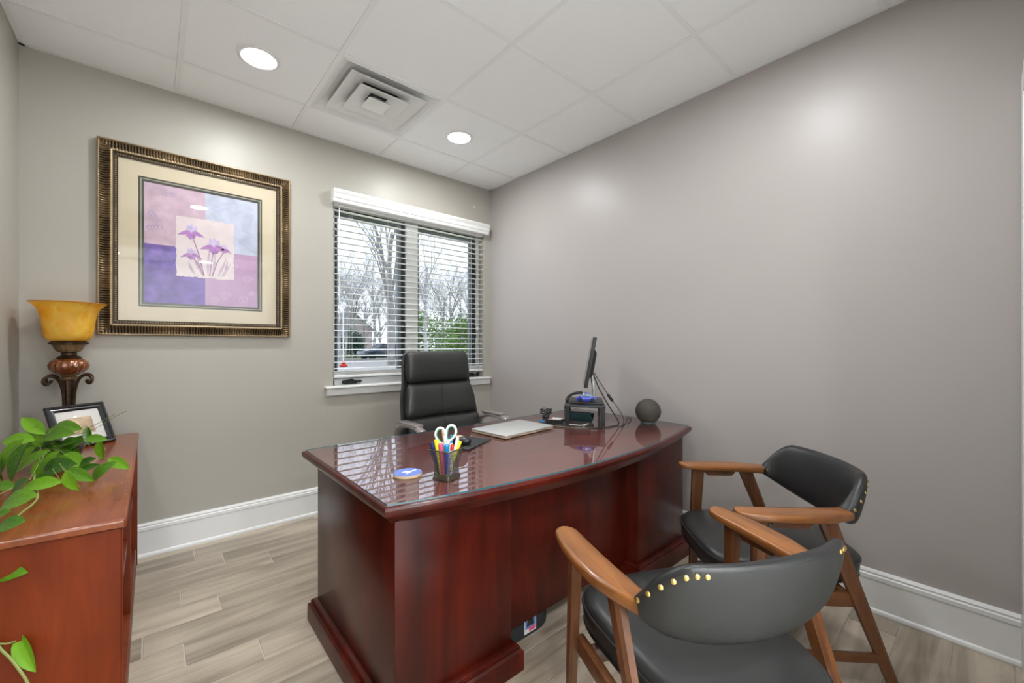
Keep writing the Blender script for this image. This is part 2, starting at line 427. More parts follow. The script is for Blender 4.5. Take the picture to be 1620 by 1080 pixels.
# ceiling: deck, lay-in tiles and T-bars
cl = MB(); cl.box((XL - T, YF - T, 2.80), (T, T, 2.9)); ceil = struct(cl.build('ceiling', 'tile_white'), 'white suspended ceiling of square lay-in tiles', 'ceiling')
xs = [XL] + [GX + G * k for k in range(0, 4)] + [0]; ys = [0] + [GY - G * k for k in range(0, 5)] + [YF]
LIGHTS = [(-2.008, -.652), (-.785, -.645), (-2.04, -2.45), (-.83, -2.44)]
holes = {}
tm = {}
for i in range(len(xs) - 1):
    for j in range(len(ys) - 1):
        x0, x1, y1, y0 = xs[i], xs[i + 1], ys[j], ys[j + 1]
        if i == 2 and j == 1: continue                     # diffuser cell
        W_, D_ = x1 - x0 - .006, y1 - y0 - .006
        cxx, cyy = (x0 + x1) / 2, (y0 + y1) / 2
        k = (round(W_, 3), round(D_, 3))
        if k not in tm:
            q = MB(); q.rbox((-W_ / 2, -D_ / 2, 0), (W_ / 2, D_ / 2, .016), .003, 1); tm[k] = q.mesh('ceiling_tile', 'tile_white')
        link('ceiling_tile', tm[k], ceil, (cxx, cyy, H + .003 + random.uniform(0, .0008)))
for x in xs[1:-1]:
    q = MB(); q.rbox((-.012, YF, 0), (.012, 0, .003), .0008, 1); q.build('ceiling_bar', 'grid_white', ceil, loc=(x, 0, H))
for y in ys[1:-1]:
    for i in range(len(xs) - 1):
        a = xs[i] + (.012 if i else .02); c = xs[i + 1] - .012
        q = MB(); q.rbox((a, -.012, 0), (c, .012, .003), .0008, 1); q.build('ceiling_bar', 'grid_white', ceil, loc=(0, y, H))
for a, c in (((XL, YF, 0), (XL + .022, 0, .003)), ((-.022, YF, 0), (0, 0, .003)), ((XL, -.022, 0), (0, 0, .003)), ((XL, YF, 0), (0, YF + .022, .003))):
    MB().rbox(a, c, .0008, 1).build('wall_angle', 'grid_white', ceil, loc=(0, 0, H - .0005))

# baseboards: moulded profile + shoe
PROF = [(0, 0), (.022, 0), (.024, .008), (.022, .018), (.016, .024), (.016, .145), (.019, .150), (.019, .166), (.014, .170), (.014, .174), (.0155, .178), (.010, .186), (0, .188)]
def baseboard(name, p0, p1, n, label):
    q = MB(); rings = []
    for p in (p0, p1): rings.append([(p[0] + n[0] * d, p[1] + n[1] * d, z) for d, z in PROF])
    q.loft(rings); struct(q.build(name, 'paint_white', smooth=25), label, 'baseboard')
baseboard('baseboard_back', (XL, 0), (0, 0), (0, -1), 'white moulded baseboard below the window wall')
baseboard('baseboard_right', (0, 0), (0, YF), (-1, 0), 'white moulded baseboard along the right wall')
baseboard('baseboard_left', (XL, YF), (XL, 0), (1, 0), 'white moulded baseboard behind the credenza')
baseboard('baseboard_front', (-.97, YF), (-1.18, YF), (0, 1), 'white moulded baseboard beside the doorway')

# ------------------------------------------------------------------ ceiling fixtures
def downlight(x, y, label, mat='downlight_lens', rl=.074):
    t = thing('downlight', label, 'ceiling light', (x, y, H), group='round recessed ceiling lights')
    q = MB(); q.lathe([(rl, .012), (rl, -.002), (rl + .004, -.0045), (rl + .016, -.0045), (rl + .021, -.001), (rl + .021, .003)], 40, caps=(False, False)); q.build('trim_ring', 'vent_white', t)
    q = MB(); q.lathe([(rl, -.0015), (rl * .5, -.003), (.001, -.0032)], 40, caps=(False, True)); q.build('lens', mat, t)
downlight(*LIGHTS[0], 'round recessed ceiling light above the framed picture')
downlight(*LIGHTS[1], 'round recessed ceiling light right of the air diffuser')
downlight(*LIGHTS[2], 'round recessed ceiling light overhead near the doorway')
downlight(*LIGHTS[3], 'round recessed ceiling light overhead near the armchairs')
for k, (x, y) in enumerate(((-2.9, -3.95), (-1.7, -3.95), (-2.9, -5.0), (-1.7, -5.0), (-2.9, -6.0), (-1.7, -6.0))):  # corridor lights added to fill the room from behind the camera
    downlight(x, y, 'added corridor fill light beyond the doorway, %s row, %s side' % (('first', 'second', 'third')[k // 2], ('left', 'right')[k % 2]), 'hall_fill_lens', .09)

dx0, dx1, dy0, dy1 = xs[2] + .003, xs[3] - .003, ys[2] + .003, ys[1] - .003
dcx, dcy = (dx0 + dx1) / 2, (dy0 + dy1) / 2
dv = thing('air_diffuser', 'square white air diffuser with nested cones in the ceiling', 'air vent', (dcx, dcy, H))
def sqring(h, z, c=.0):
    return [(-h, -h, z), (h, -h, z), (h, h, z), (-h, h, z)]
def sqloft(name, prof, mat, cap=False):
    q = MB(); q.loft([sqring(h, z) for h, z in prof], caps=(False, cap)); return q.build(name, mat, dv, smooth=20)
sqloft('panel', [(.300, .002), (.280, .002), (.276, -.001), (.268, .003), (.245, .022), (.18, .042), (.10, .05)], 'vent_white')
MB().box((-.11, -.11, .049), (.11, .11, .07)).build('duct', 'duct_dark', dv)
for h0, h1, z0 in ((.226, .120, -.008), (.150, .055, -.013), (.068, .020, -.018)):
    n = 'cone' if h1 > .03 else 'core'
    q = MB(); q.loft([sqring(h1, z0 + .038), sqring(h0 - .01, z0 + .010), sqring(h0, z0 + .001), sqring(h0 - .003, z0 - .002), sqring(h0 - .012, z0 + .004), sqring(h1 - .004, z0 + .032)] if n == 'cone' else
                    [sqring(.02, z0 + .04), sqring(h0, z0 + .001), sqring(h0 - .004, z0 - .002), sqring(h0 * .55, z0 + .004), sqring(.002, z0 + .008)], caps=(False, n == 'core'))
    q.build(n, 'vent_white', dv, smooth=20)
q = MB(); q.lathe([(.006, .0), (.006, -.003), (.002, -.004)], 10); q.build('screw', 'duct_dark', dv, loc=(-.06, -.248, .021), rot=(R(0), 0, 0))

# ------------------------------------------------------------------ window
win = struct(thing('window_1', 'double casement window with white mullion and dark sashes', 'window'))
q = MB()
FY0, FY1 = .075, .135
q.rbox((WX0, FY0, WZ0), (WX0 + .035, FY1, WZ1), .003).rbox((WX1 - .035, FY0, WZ0), (WX1, FY1, WZ1), .003)
q.rbox((WX0, FY0, WZ0), (WX1, FY1, WZ0 + .05), .003).rbox((WX0, FY0, WZ1 - .035), (WX1, FY1, WZ1), .003)
q.build('window_frame', 'vinyl_white', win)
MX0, MX1 = -.835, -.728
MB().rbox((MX0, FY0 - .015, WZ0 + .05), (MX1, FY1, WZ1 - .035), .004).build('mullion', 'vinyl_white', win)
for x0, x1 in ((WX0 + .035, MX0), (MX1, WX1 - .035)):
    z0, z1 = WZ0 + .05, WZ1 - .035
    q = MB(); t_ = .028
    q.box((x0, .085, z0), (x0 + t_ * .6, .13, z1)).box((x1 - t_, .085, z0), (x1, .13, z1)).box((x0, .085, z0), (x1, .13, z0 + t_)).box((x0, .085, z1 - t_), (x1, .13, z1))
    s = q.build('sash', 'dark_sash', win)
    q = MB(); q.box((x1 - t_ - .03, .10, z0 + t_), (x1 - t_, .128, z1 - t_)).box((x0 + t_ * .6, .10, z0 + t_), (x0 + t_, .128, z1 - t_)); q.build('screen_rail', 'grey_sash', s)
    MB().box((x0 + .02, .118, z0 + .02), (x1 - .02, .122, z1 - .02)).build('pane', 'pane', s)
    for hz in (1.32, 1.88):
        q = MB(); q.rbox((x1 - .026, .068, hz - .05), (x1 - .008, .088, hz + .05), .004).rbox((x1 - .022, .055, hz - .075), (x1 - .012, .072, hz - .02), .003); q.build('sash_lock', 'black_plastic', s)
    # crank handle on the lower frame
    cxh = x0 + (.10 if x0 < -1 else .53)
    q = MB(); q.rbox((cxh - .05, .045, WZ0 + .008), (cxh + .06, .078, WZ0 + .034), .008)
    q.tube(smoothpath([(cxh + .03, .05, WZ0 + .03), (cxh + .01, .035, WZ0 + .042), (cxh - .05, .03, WZ0 + .03)], 5), .006, 8)
    q.pillow((cxh + .075, .05, WZ0 + .025), (.035, .022, .022), 1, 12, 8)
    q.build('crank_handle', 'black_plastic', s)
q = MB(); q.rbox((-1.498, -.045, .872), (-.020, .002, .889), .006, 3).box((WX0, 0, .872), (WX1, .075, .8895))
q.loft([[(x, -.0005, .872), (x, -.034, .872), (x, -.03, .862), (x, -.024, .825), (x, -.018, .82), (x, -.0005, .82)] for x in (-1.488, -.028)])
struct(q.build('trim_1', 'paint_white', smooth=30), 'white window sill and apron below the blind', 'window sill')

bl = thing('window_blind', 'white horizontal slat blind hanging open in the window', 'blind', (0, 0, 0))
BX0, BX1 = WX0 + .006, WX1 - .006
vp = [(-.002, 2.205), (-.052, 2.205), (-.056, 2.212), (-.056, 2.228), (-.062, 2.234), (-.062, 2.262), (-.068, 2.272), (-.072, 2.287), (-.068, 2.296), (-.002, 2.296)]
q = MB(); q.loft([[(x, y, z) for y, z in vp] for x in (-1.452, -.062)]); q.build('valance', 'blind_white', bl, smooth=25)
MB().rbox((BX0, .004, 2.19), (BX1, .055, 2.23), .003).build('headrail', 'blind_white', bl)
sl = MB(); n = 6
top = [(-.025 + .05 * k / n, .0022 * (1 - (2 * k / n - 1) ** 2)) for k in range(n + 1)]
ringp = [(y, z + .0013) for y, z in top] + [(y, z - .0013) for y, z in reversed(top)]
sl.loft([[(x, y, z) for y, z in ringp] for x in (BX0, BX1)])
slm = sl.mesh('slat', 'blind_white')
NS = 26
for k in range(NS):
    z = 1.012 + (2.165 - 1.012) * k / (NS - 1)
    link('slat', slm, bl, (0, .028, z), (R(4), 0, 0))
for k in range(4): link('slat', slm, bl, (0, .028, .972 + .0065 * k), (0, 0, 0))
MB().rbox((BX0, .003, .945), (BX1, .053, .967), .004).build('bottom_rail', 'blind_white', bl)
for x in (-1.30, -1.02, -.50, -.22):
    q = MB()
    for y in (.002, .054): q.tube([(x, y, .95), (x, y, 2.2)], .0009, 4)
    q.build('ladder_cord', 'blind_white', bl)
q = MB(); q.tube([(-1.395, -.006, 2.20), (-1.395, -.010, 1.35)], .0035, 8); q.build('tilt_wand', 'blind_white', bl)
q = MB(); q.tube(smoothpath([(-.16, -.006, 2.2), (-.158, -.006, 1.7), (-.16, -.006, 1.35)], 4), .001, 4).lathe([(.002, .0), (.006, -.01), (.005, -.03), (.001, -.032)], 10, (-.16, -.006, 1.352)); q.build('pull_cord', 'blind_white', bl)

nl = MB(); nl.lathe([(.004, 0), (.004, .004), (.0075, .006), (.007, .01), (.002, .012)], 12)
tag(nl.build('wall_nail', 'blind_white', loc=(-.193, 0, 2.448), rot=(R(90), 0, 0)), 'tiny pale nail in the wall above the blind', 'nail')

# ------------------------------------------------------------------ framed picture
PX0, PX1, PZ0, PZ1 = -2.640, -1.722, 1.236, 2.282
pic = thing('framed_picture', 'large framed iris print in ribbed bronze frame on the wall', 'picture', ((PX0 + PX1) / 2, -.004, PZ0))
hw, hh = (PX1 - PX0) / 2, (PZ1 - PZ0) / 2
FW = .062
def rail(length_h, other_h, along, side):
    """one mitred, ribbed rail; u across (0 outside .. FW inside)"""
    prof = [(0, 0), (0, .026), (.003, .031), (.007, .031)] + [(.010 + .040 * k / 7, .024 - .013 * math.sin(math.pi * k / 7) + .012 * k / 7) for k in range(8)] + [(.054, .036), (.058, .036), (.062, .032), (.062, .004)]
    rib = [0, 0, 0, 0] + [1] * 8 + [0, 0, 0, 0]
    L = 2 * length_h; nr = int(L / .0128); ns = nr * 4
    rings = []
    for k in range(ns + 1):
        f_ = k / ns; ring = []
        for (u, d), rb in zip(prof, rib):
            lo, hi = -length_h + u, length_h - u
            a = min(max(-length_h + L * f_, lo), hi)
            dd_ = d + (rb * .0042 * math.cos(2 * math.pi * (a / .0128)) * (lo < a < hi))
            o_ = side * (other_h - u)
            ring.append((a, -dd_, hh + o_) if along == 'x' else (o_, -dd_, hh + a))
        rings.append(ring)
    q = MB(); q.loft(rings, closed=True)
    # glaze left in the grooves
    nn = len(prof)
    for i in range(ns):
        a = -length_h + L * (i + .5) / ns
        dark = math.cos(2 * math.pi * a / .0128) < -.35
        for j in range(nn):
            if 4 <= j < 11 and dark: q.m[i * nn + j] = 1
    return q.build('rail', ['frame_gold', 'frame_dark'], pic, smooth=60)
rail(hw, hh, 'x', 1); rail(hw, hh, 'x', -1); rail(hh, hw, 'z', 1); rail(hh, hw, 'z', -1)
def framering(name, o0, i0, y0, y1, mat, par=pic):
    """rectangular ring, o0/i0 = inset from outer edge"""
    q = MB()
    def rg(ins, y): return [(-hw + ins, y, ins), (hw - ins, y, ins), (hw - ins, y, 2 * hh - ins), (-hw + ins, y, 2 * hh - ins)]
    q.loft([rg(o0, y0), rg(o0, y1), rg(i0, y1), rg(i0, y0)], caps=(False, False)); return q.build(name, mat, par, smooth=20)
bead = framering('inner_bead', .062, .082, -.004, -.022, 'frame_dark')
bm_ = MB(); bm_.pillow((0, 0, 0), (.0085, .006, .012), 1, 8, 5); bdm = bm_.mesh('bead', 'frame_bead')
q = MB()
def beads(along, side):
    Lh, oh = (hw, hh) if along == 'x' else (hh, hw); n_ = int(2 * (Lh - .075) / .011)
    for k in range(n_):
        a = -(Lh - .075) + .011 * (k + .5); o_ = side * (oh - .072)
        c = (a, -.0225, hh + o_) if along == 'x' else (o_, -.0225, hh + a)
        q.pillow(c, (.0088, .006, .011) if along == 'x' else (.011, .006, .0088), 1, 6, 4)
for al in 'xz':
    for sd in (1, -1): beads(al, sd)
o = q.build('bead_moulding', 'frame_bead', bead); o['kind'] = 'stuff'
framering('outer_mat', .08, .162, -.004, -.0130, 'mat_cream')
framering('liner_mat', .160, .186, -.004, -.0115, 'mat_green')
framering('fillet', .1715, .1745, -.006, -.0122, 'gold_fillet')
# print: quadrants, torn card, flowers
ax0, ax1, az0, az1 = -hw + .184, hw - .184, .184, 2 * hh - .184
def W2L(x, z): return (x - (PX0 + PX1) / 2, z - PZ0)
YP = -.0080
pr = MB(); pr.box((ax0 - .004, -.007, az0 - .004), (ax1 + .004, -.004, az1 + .004)); prt = pr.build('print', 'print_mauve', pic)
def flat(name, poly, y, mat, par=prt):
    q = MB(); q.loft([[(x, -.0055, z) for x, z in poly], [(x, y, z) for x, z in poly]]); return q.build(name, mat, par, smooth=0)
mx, _ = W2L(-2.180, 0); _, mz = W2L(0, 1.752)
flat('pink_field', [(ax0, mz), (mx, mz), (mx, az1), (ax0, az1)], -.0074, 'print_pink')
flat('blue_field', [(mx, mz), (ax1, mz), (ax1, az1), (mx, az1)], -.0074, 'print_blue')
flat('purple_field', [(ax0, az0), (mx, az0), (mx, mz), (ax0, mz)], -.0074, 'print_purple')
rr = random.Random(3)
cx0, cz0 = W2L(-2.316, 1.585); cx1, cz1 = W2L(-2.036, 1.935)
edge = []
for (a, c) in (((cx0, cz0), (cx1, cz0)), ((cx1, cz0), (cx1, cz1)), ((cx1, cz1), (cx0, cz1)), ((cx0, cz1), (cx0, cz0))):
    for k in range(26):
        t_ = k / 26; edge.append((a[0] + (c[0] - a[0]) * t_ + rr.uniform(-.004, .004), a[1] + (c[1] - a[1]) * t_ + rr.uniform(-.004, .004)))
card = flat('torn_card', edge, -.0078, 'print_card')
def strip(q, pts, w0, w1, y):
    P = [Vector((x, 0, z)) for x, z in pts]; n_ = len(P); v = []
    for i, p in enumerate(P):
        d = (P[min(i + 1, n_ - 1)] - P[max(i - 1, 0)]).normalized(); nn = Vector((d.z, 0, -d.x)); wd = w0 + (w1 - w0) * i / (n_ - 1)
        v += [p + nn * wd + Vector((0, y, 0)), p - nn * wd + Vector((0, y, 0))]
    q.add(v, [(2 * i, 2 * i + 1, 2 * i + 3, 2 * i + 2) for i in range(n_ - 1)])
PK = [0]
def petal(q, x, z, ang, L, W, y, bend=0):
    PK[0] += 1; y = y - .00004 * (PK[0] % 12)
    v = []; a = R(ang); n_ = 7
    for s_ in (1, -1):
        for k in range(n_ + 1):
            t_ = k / n_; t2 = t_ if s_ == 1 else 1 - t_
            px = L * t2; pz = s_ * W * math.sin(math.pi * t2 ** .8) * .5 + bend * t2 * t2
            v.append((x + px * math.cos(a) - pz * math.sin(a), y, z + px * math.sin(a) + pz * math.cos(a)))
    q.add(v, [tuple(range(len(v)))])
lv, stq = MB(), MB()
bx, bz = (cx0 + cx1) / 2 + .01, cz0 + .012
flowers = [W2L(-2.245, 1.845), W2L(-2.135, 1.775), W2L(-2.245, 1.715), W2L(-2.085, 1.77)]
for (dx_, ang_, L_) in ((-.03, 104, .16), (-.02, 122, .13), (.02, 78, .17), (.045, 62, .14), (.06, 50, .11), (0, 92, .19), (-.06, 125, .09), (.075, 70, .12)):
    petal(lv, bx + dx_, bz, ang_, L_, .014, -.00785, .02 if ang_ < 90 else -.02)
for fx, fz in flowers:
    strip(stq, [(bx + (fx - bx) * .25, bz), (bx + (fx - bx) * .55, bz + (fz - bz) * .5), (fx, fz - .008)], .0035, .0025, -.00845)
lv.build('iris_leaves', 'print_leaf', card, smooth=0); stq.build('iris_stems', 'print_stem', card, smooth=0)
for k, (fx, fz) in enumerate(flowers):
    sc = (1.05, 1.15, .85, .62)[k]; pv, plq = MB(), MB()
    for ang_, L_, W_ in ((112, .052, .030), (66, .050, .030), (90, .056, .026)): petal(plq, fx, fz - .004, ang_, L_ * sc, W_ * sc, -.0083)
    for ang_, L_, W_, bd in ((172, .058, .024, .030), (8, .058, .024, -.030), (262, .040, .030, 0), (292, .036, .026, 0), (228, .034, .022, 0), (196, .030, .020, 0), (-18, .030, .020, 0)):
        petal(pv, fx, fz, ang_, L_ * sc, W_ * sc, -.0090, bd)
    plq.build('pale_petals', 'print_lilac', card, smooth=0); pv.build('violet_petals', 'print_violet', card, smooth=0)
def sprig(q, x, z, ang, L, n_, y=-.0076, lw=.005, ll=.03):
    a = R(ang); pts = [(x + math.cos(a) * L * k / 6 , z + math.sin(a) * L * k / 6 + .01 * math.sin(k / 6 * 3)) for k in range(7)]
    strip(q, pts, .0012, .0006, y)
    for k in range(n_):
        t_ = .15 + .8 * k / n_; px = x + math.cos(a) * L * t_; pz = z + math.sin(a) * L * t_
        for s_ in (1, -1): petal(q, px, pz, ang + s_ * 48, ll * (1 - .5 * t_), lw, y - .0001)
for args in ((-.40, .80, 60, .10, 5), (-.36, .71, -50, .09, 5), (-.28, .79, 100, .05, 3), (-.26, .795, 60, .04, 3), (-.38, .60, 10, .10, 5)): 
    q = MB(); sprig(q, args[0] + .10, *args[1:]); q.build('pink_sprig', 'print_sprig', prt, smooth=0)
for args in ((mx + .02, .76, 25, .14, 9), (mx + .19, .66, 70, .14, 8), (mx + .15, .62, -30, .13, 8)): 
    q = MB(); sprig(q, *args, ll=.05, lw=.004); q.build('blue_fern', 'print_fern', prt, smooth=0)
for (x, z, r0, sg) in ((.10, .25, .028, 1), (.20, .23, .026, -1), (.22, .36, .028, 1), (.05, .22, .02, -1), (.15, .43, .018, 1), (.24, .27, .015, 1)):
    q = MB(); strip(q, [(x + sg * r0 * (1 - k / 26) * math.cos(k * .42), z + r0 * (1 - k / 26) * math.sin(k * .42)) for k in range(22)], .0022, .0012, -.0073); q.build('mauve_scroll', 'print_scroll', prt, smooth=0)
MB().box((-hw + .075, -.0170, .075), (hw - .075, -.0150, 2 * hh - .075)).build('picture_glass', 'picture_glass', pic)

# ------------------------------------------------------------------ outdoors
GZ = -.15
fwv = Vector((math.cos(R(49.026)), math.sin(R(49.026)), 0)); rgv = Vector((fwv.y, -fwv.x, 0)); camp = Vector((-2.4218, -3.0983, 1.1808))
def out(u, s, z=GZ):
    p = camp + (fwv + rgv * ((u - 810) / 656.195)) * s; p.z = z; return p
q = MB(); q.box((-60, .2, GZ - .3), (120, 140, GZ)); struct(q.build('lawn', 'lawn'), 'pale winter lawn outside the window', 'lawn')
q = MB(); q.box((-60, 14, GZ), (120, 33, GZ + .012)); struct(q.build('parking_lot', 'asphalt'), 'light asphalt drive outside the window', 'road')
q = MB(); q.rbox((-60, 33, GZ), (120, 33.4, GZ + .16), .03); struct(q.build('kerb', 'kerb'), 'concrete kerb along the drive outside', 'kerb')
q = MB(); q.rbox((-60, 13.6, GZ), (120, 14, GZ + .16), .03); struct(q.build('kerb', 'kerb'), 'concrete kerb on the building side of the drive', 'kerb')
# soffit of the eaves
sf = struct(thing('roof_soffit', 'grey boarded roof overhang above the window outside', 'soffit'))
for k in range(7): MB().rbox((-4, T + .01 + .105 * k, 2.40), (2.5, T + .11 + .105 * k, 2.425), .004, 1).build('board', 'soffit', sf)
MB().box((-4, T + .745, 2.37), (2.5, T + .77, 2.60)).build('fascia', 'soffit', sf)

def tree_mesh(seed, h, r0, levels=5, spread=34, twigs=True, mat='bark', fork=.26):
    rg = random.Random(seed); q = MB()
    def limb(p, d, L, r_, lev):
        n_ = 4 if lev < 2 else 3; pts = [p]; rad = [r_]
        dd_ = d.copy()
        for k in range(n_):
            dd_ = (dd_ + Vector((rg.uniform(-1, 1), rg.uniform(-1, 1), rg.uniform(-.5, .8))) * (.12 if lev == 0 else .2)).normalized()
            pts.append(pts[-1] + dd_ * (L / n_)); rad.append(r_ * (1 - .62 * (k + 1) / n_))
        q.tube(pts, rad, 6 if lev < 2 else 3)
        if lev >= levels: return
        nb = (6, 5, 5, 4, 3, 3)[lev]
        for k in range(nb):
            t_ = fork + (1 - fork) * (k + rg.random() * .6) / nb if lev == 0 else .2 + .8 * (k + rg.random()) / nb
            i = min(int(t_ * n_), n_ - 1); f_ = t_ * n_ - i; p2 = pts[i].lerp(pts[i + 1], min(f_, 1)); r2 = (rad[i] * (1 - f_) + rad[i + 1] * f_) * .62
            ax = (pts[i + 1] - pts[i]).normalized(); side = ax.orthogonal().normalized()
            side.rotate(Matrix.Rotation(rg.uniform(0, 6.283), 3, ax))
            a = R(rg.uniform(.6, 1.25) * spread)
            nd = (ax * math.cos(a) + side * math.sin(a) + Vector((0, 0, .12))).normalized()
            limb(p2, nd, L * rg.uniform(.48, .68), max(r2, .006), lev + 1)
    limb(Vector((0, 0, -.1)), Vector((0, 0, 1)), h * .62, r0, 0)
    return q.mesh('bare_tree', mat, smooth=60)
tmesh = [tree_mesh(11, 13, .26, levels=4), tree_mesh(12, 14, .22, levels=4, spread=40, mat='bark_pale'), tree_mesh(13, 12, .20, spread=46, fork=.12), tree_mesh(14, 15, .24, levels=4, spread=30, mat='bark_pale'), tree_mesh(15, 12, .15, levels=5, spread=40, fork=.15, mat='bark_pale')]
tr0 = link('bare_tree', tmesh[0], None, out(619, 27.5), (0, 0, 1)); tr0.scale = (1.1, 1.1, 1.1)
tag(tr0, 'leafless tree with thick trunk standing before the dark car outside', 'tree', 'bare trees outside the window')
spots = [(536, 30, 1, .8), (556, 52, 0, 1.0), (590, 56, 3, 1.0), (640, 62, 1, 1.1), (676, 34, 3, .85), (700, 50, 0, .9), (731, 44, 2, .85), (752, 58, 3, 1.0), (520, 60, 2, 1.0), (575, 70, 2, 1.2), (715, 68, 1, 1.2), (545, 42, 4, .9), (600, 48, 4, 1.0), (665, 64, 4, 1.1), (690, 42, 4, .8), (740, 70, 4, 1.1), (563, 60, 4, 1.1), (628, 74, 4, 1.2), (470, 46, 4, 1.0), (430, 58, 3, 1.1), (390, 50, 0, 1.0), (490, 66, 2, 1.1), (800, 62, 4, 1.1), (340, 60, 1, 1.1)]
for k, (u, s, mi, sc) in enumerate(spots):
    t_ = link('bare_tree', tmesh[mi], None, out(u, s), (0, 0, k * 1.7)); t_.scale = (sc, sc, sc)
    tag(t_, 'leafless grey tree among the bare trees outside the window', 'tree', 'bare trees outside the window')
def bush_mesh(seed, rx, ry, rz, n, leaf, mat):
    rg = random.Random(seed); q = MB()
    lobes = [(rg.uniform(-.6, .6) * rx, rg.uniform(-.6, .6) * ry, rz * rg.uniform(.4, .85), rg.uniform(.35, .6)) for _ in range(7)] + [(0, 0, rz * .45, .8)]
    for _ in range(n):
        lx, ly, lz, lr = rg.choice(lobes)
        d = Vector((rg.gauss(0, 1), rg.gauss(0, 1), rg.gauss(0, 1))).normalized()
        e_ = rg.uniform(.6, 1.02)
        p = Vector((lx + d.x * rx * lr * e_, ly + d.y * ry * lr * e_, max(.03, lz + d.z * rz * lr * e_)))
        a = Vector((rg.uniform(-1, 1), rg.uniform(-1, 1), rg.uniform(-1, 1))).normalized(); c = a.orthogonal().normalized()
        L = leaf * rg.uniform(.6, 1.3)
        q.add([p - a * L, p + c * L * .5, p + a * L, p - c * L * .5], [(0, 1, 2, 3)])
    return q.mesh('shrub', mat, smooth=0)
bm1 = bush_mesh(1, 2.6, 2.0, 3.6, 2600, .16, 'bush_green'); bm2 = bush_mesh(2, 1.6, 1.6, 2.6, 2200, .15, 'bush_dark'); bm3 = bush_mesh(3, 2.2, 2.0, 2.9, 2200, .15, 'bush_green')
for u, s, me, rz_, lab in ((677, 37, bm1, 0, 'bright green leafy shrub outside, next to the window mullion'), (706, 46, bm3, 1, 'bright green leafy shrub outside, middle one of the right pane'), (736, 41, bm1, 2.2, 'bright green leafy shrub outside, rightmost in the right pane'), (557, 46, bm2, 0, 'dark evergreen shrub outside the left pane, behind the parked car'), (762, 50, bm3, 3, 'bright green leafy shrub outside behind the right window jamb')):
    o = link('shrub', me, None, out(u, s), (0, 0, rz_)); tag(o, lab, 'shrub', 'shrubs outside the window')
# parked car
car = thing('parked_car', 'dark blue car parked outside beyond the left pane', 'car', out(604, 40, GZ), R(6))
def carsec(pts, hw0, hw1):
    q = MB(); rings = []
    for x, z0, z1, w_ in pts:
        rings.append([(x, -w_ * .92, z0), (x, -w_, z0 + (z1 - z0) * .35), (x, -w_ * .98, z0 + (z1 - z0) * .8), (x, -w_ * .86, z1), (x, w_ * .86, z1), (x, w_ * .98, z0 + (z1 - z0) * .8), (x, w_, z0 + (z1 - z0) * .35), (x, w_ * .92, z0)])
    q.loft(rings); return q
carsec([(-2.2, .35, .62, .70), (-2.15, .28, .78, .82), (-1.9, .24, .86, .88), (-1.2, .22, .95, .9), (-.8, .2, .98, .9), (1.4, .2, 1.0, .9), (1.9, .24, 1.0, .88), (2.12, .3, .92, .84), (2.18, .4, .8, .75)], 0, 0).build('body', 'car_blue', car)
carsec([(-1.05, .94, .96, .78), (-.35, .94, 1.40, .66), (.5, .94, 1.47, .66), (1.2, .94, 1.38, .66), (1.85, .96, 1.0, .76)], 0, 0).build('cabin', 'car_glass', car)
MB().rbox((-.3, -.62, 1.40), (1.1, .62, 1.48), .03).build('roof', 'car_blue', car)
for x in (-1.4, 1.35):
    for y in (-.86, .66):
        q = MB(); q.lathe([(.20, 0), (.33, .02), (.33, .18), (.20, .2)], 20); q.build('wheel', 'tyre', car, loc=(x, y + .2, .33), rot=(R(90), 0, 0))
for y in (-.80, .62): MB().rbox((2.02, y, .72), (2.19, y + .2, .88), .02).build('tail_light', 'plastic_red', car)
# far house
hs = thing('far_house', 'pale house with a gabled roof far behind the bare trees', 'house', out(558, 75, GZ))
q = MB(); q.loft([[(x, y, 0), (x, y, 4.2), (0, y, 7.2), (-x, y, 4.2), (-x, y, 0)] for x, y in ((-3.6, 0), (-3.6, 8))]); q.build('walls', 'house_pink', hs, smooth=0)
for sx in (-1, 1):
    q = MB(); q.loft([[(sx * 4.0, y, 3.9), (sx * 4.0, y, 4.1), (0, y, 7.5), (0, y, 7.25)] for y in (-.4, 8.4)]); q.build('roof_slope', 'roof_grey', hs, smooth=0)
for x in (-1.8, 1.0): MB().box((x, -.05, 1.2), (x + .9, .02, 2.8)).build('window', 'car_glass', hs)
# red marker on a pale post near the drive
rm = thing('marker_post', 'pale thin post with a red marker outside the left pane', 'post', out(543, 13, GZ))
q = MB(); q.tube([(0, 0, 0), (0, 0, 2.7)], .022, 8); q.build('post', 'paint_white', rm)
q = MB(); q.pillow((0, -.03, .70), (.26, .14, .10), .8, 16, 8).pillow((0, -.03, .80), (.16, .12, .11), .9, 14, 8); q.build('marker', 'plastic_red', rm)

# ------------------------------------------------------------------ desk
TX0, TX1, TYF, TYN, BOW = -1.927, -.098, -1.128, -1.984, .122
ZT = .727
desk = thing('executive_desk', 'dark red mahogany executive desk with bowed front and glass top', 'desk', (-1.01, -1.55, 0))
DO = Vector((-1.01, -1.55, 0))
def outline(d, n_=28):
    x0, x1 = TX0 + d, TX1 - d; pts = [(x0, TYF - d), (x1, TYF - d)]
    pts.reverse(); pts = [(x1, TYF - d), (x0, TYF - d)]
    for k in range(n_ + 1):
        t_ = k / n_; x = x0 + (x1 - x0) * t_
        pts.append((x, TYN + d - BOW * (1 - (2 * t_ - 1) ** 2)))
    return pts
def dring(d, z): return [(x - DO.x, y - DO.y, z) for x, y in outline(d)]
q = MB(); q.loft([dring(d, z) for d, z in ((.06, .655), (.040, .657), (.034, .666), (.026, .676), (.020, .684), (.008, .688), (.003, .694), (0, .702), (0, .712), (.004, .7185), (.010, .7205))])
q.m[-1] = 1
q.build('desktop', ['mahogany', 'mahogany_top'], desk, smooth=30)
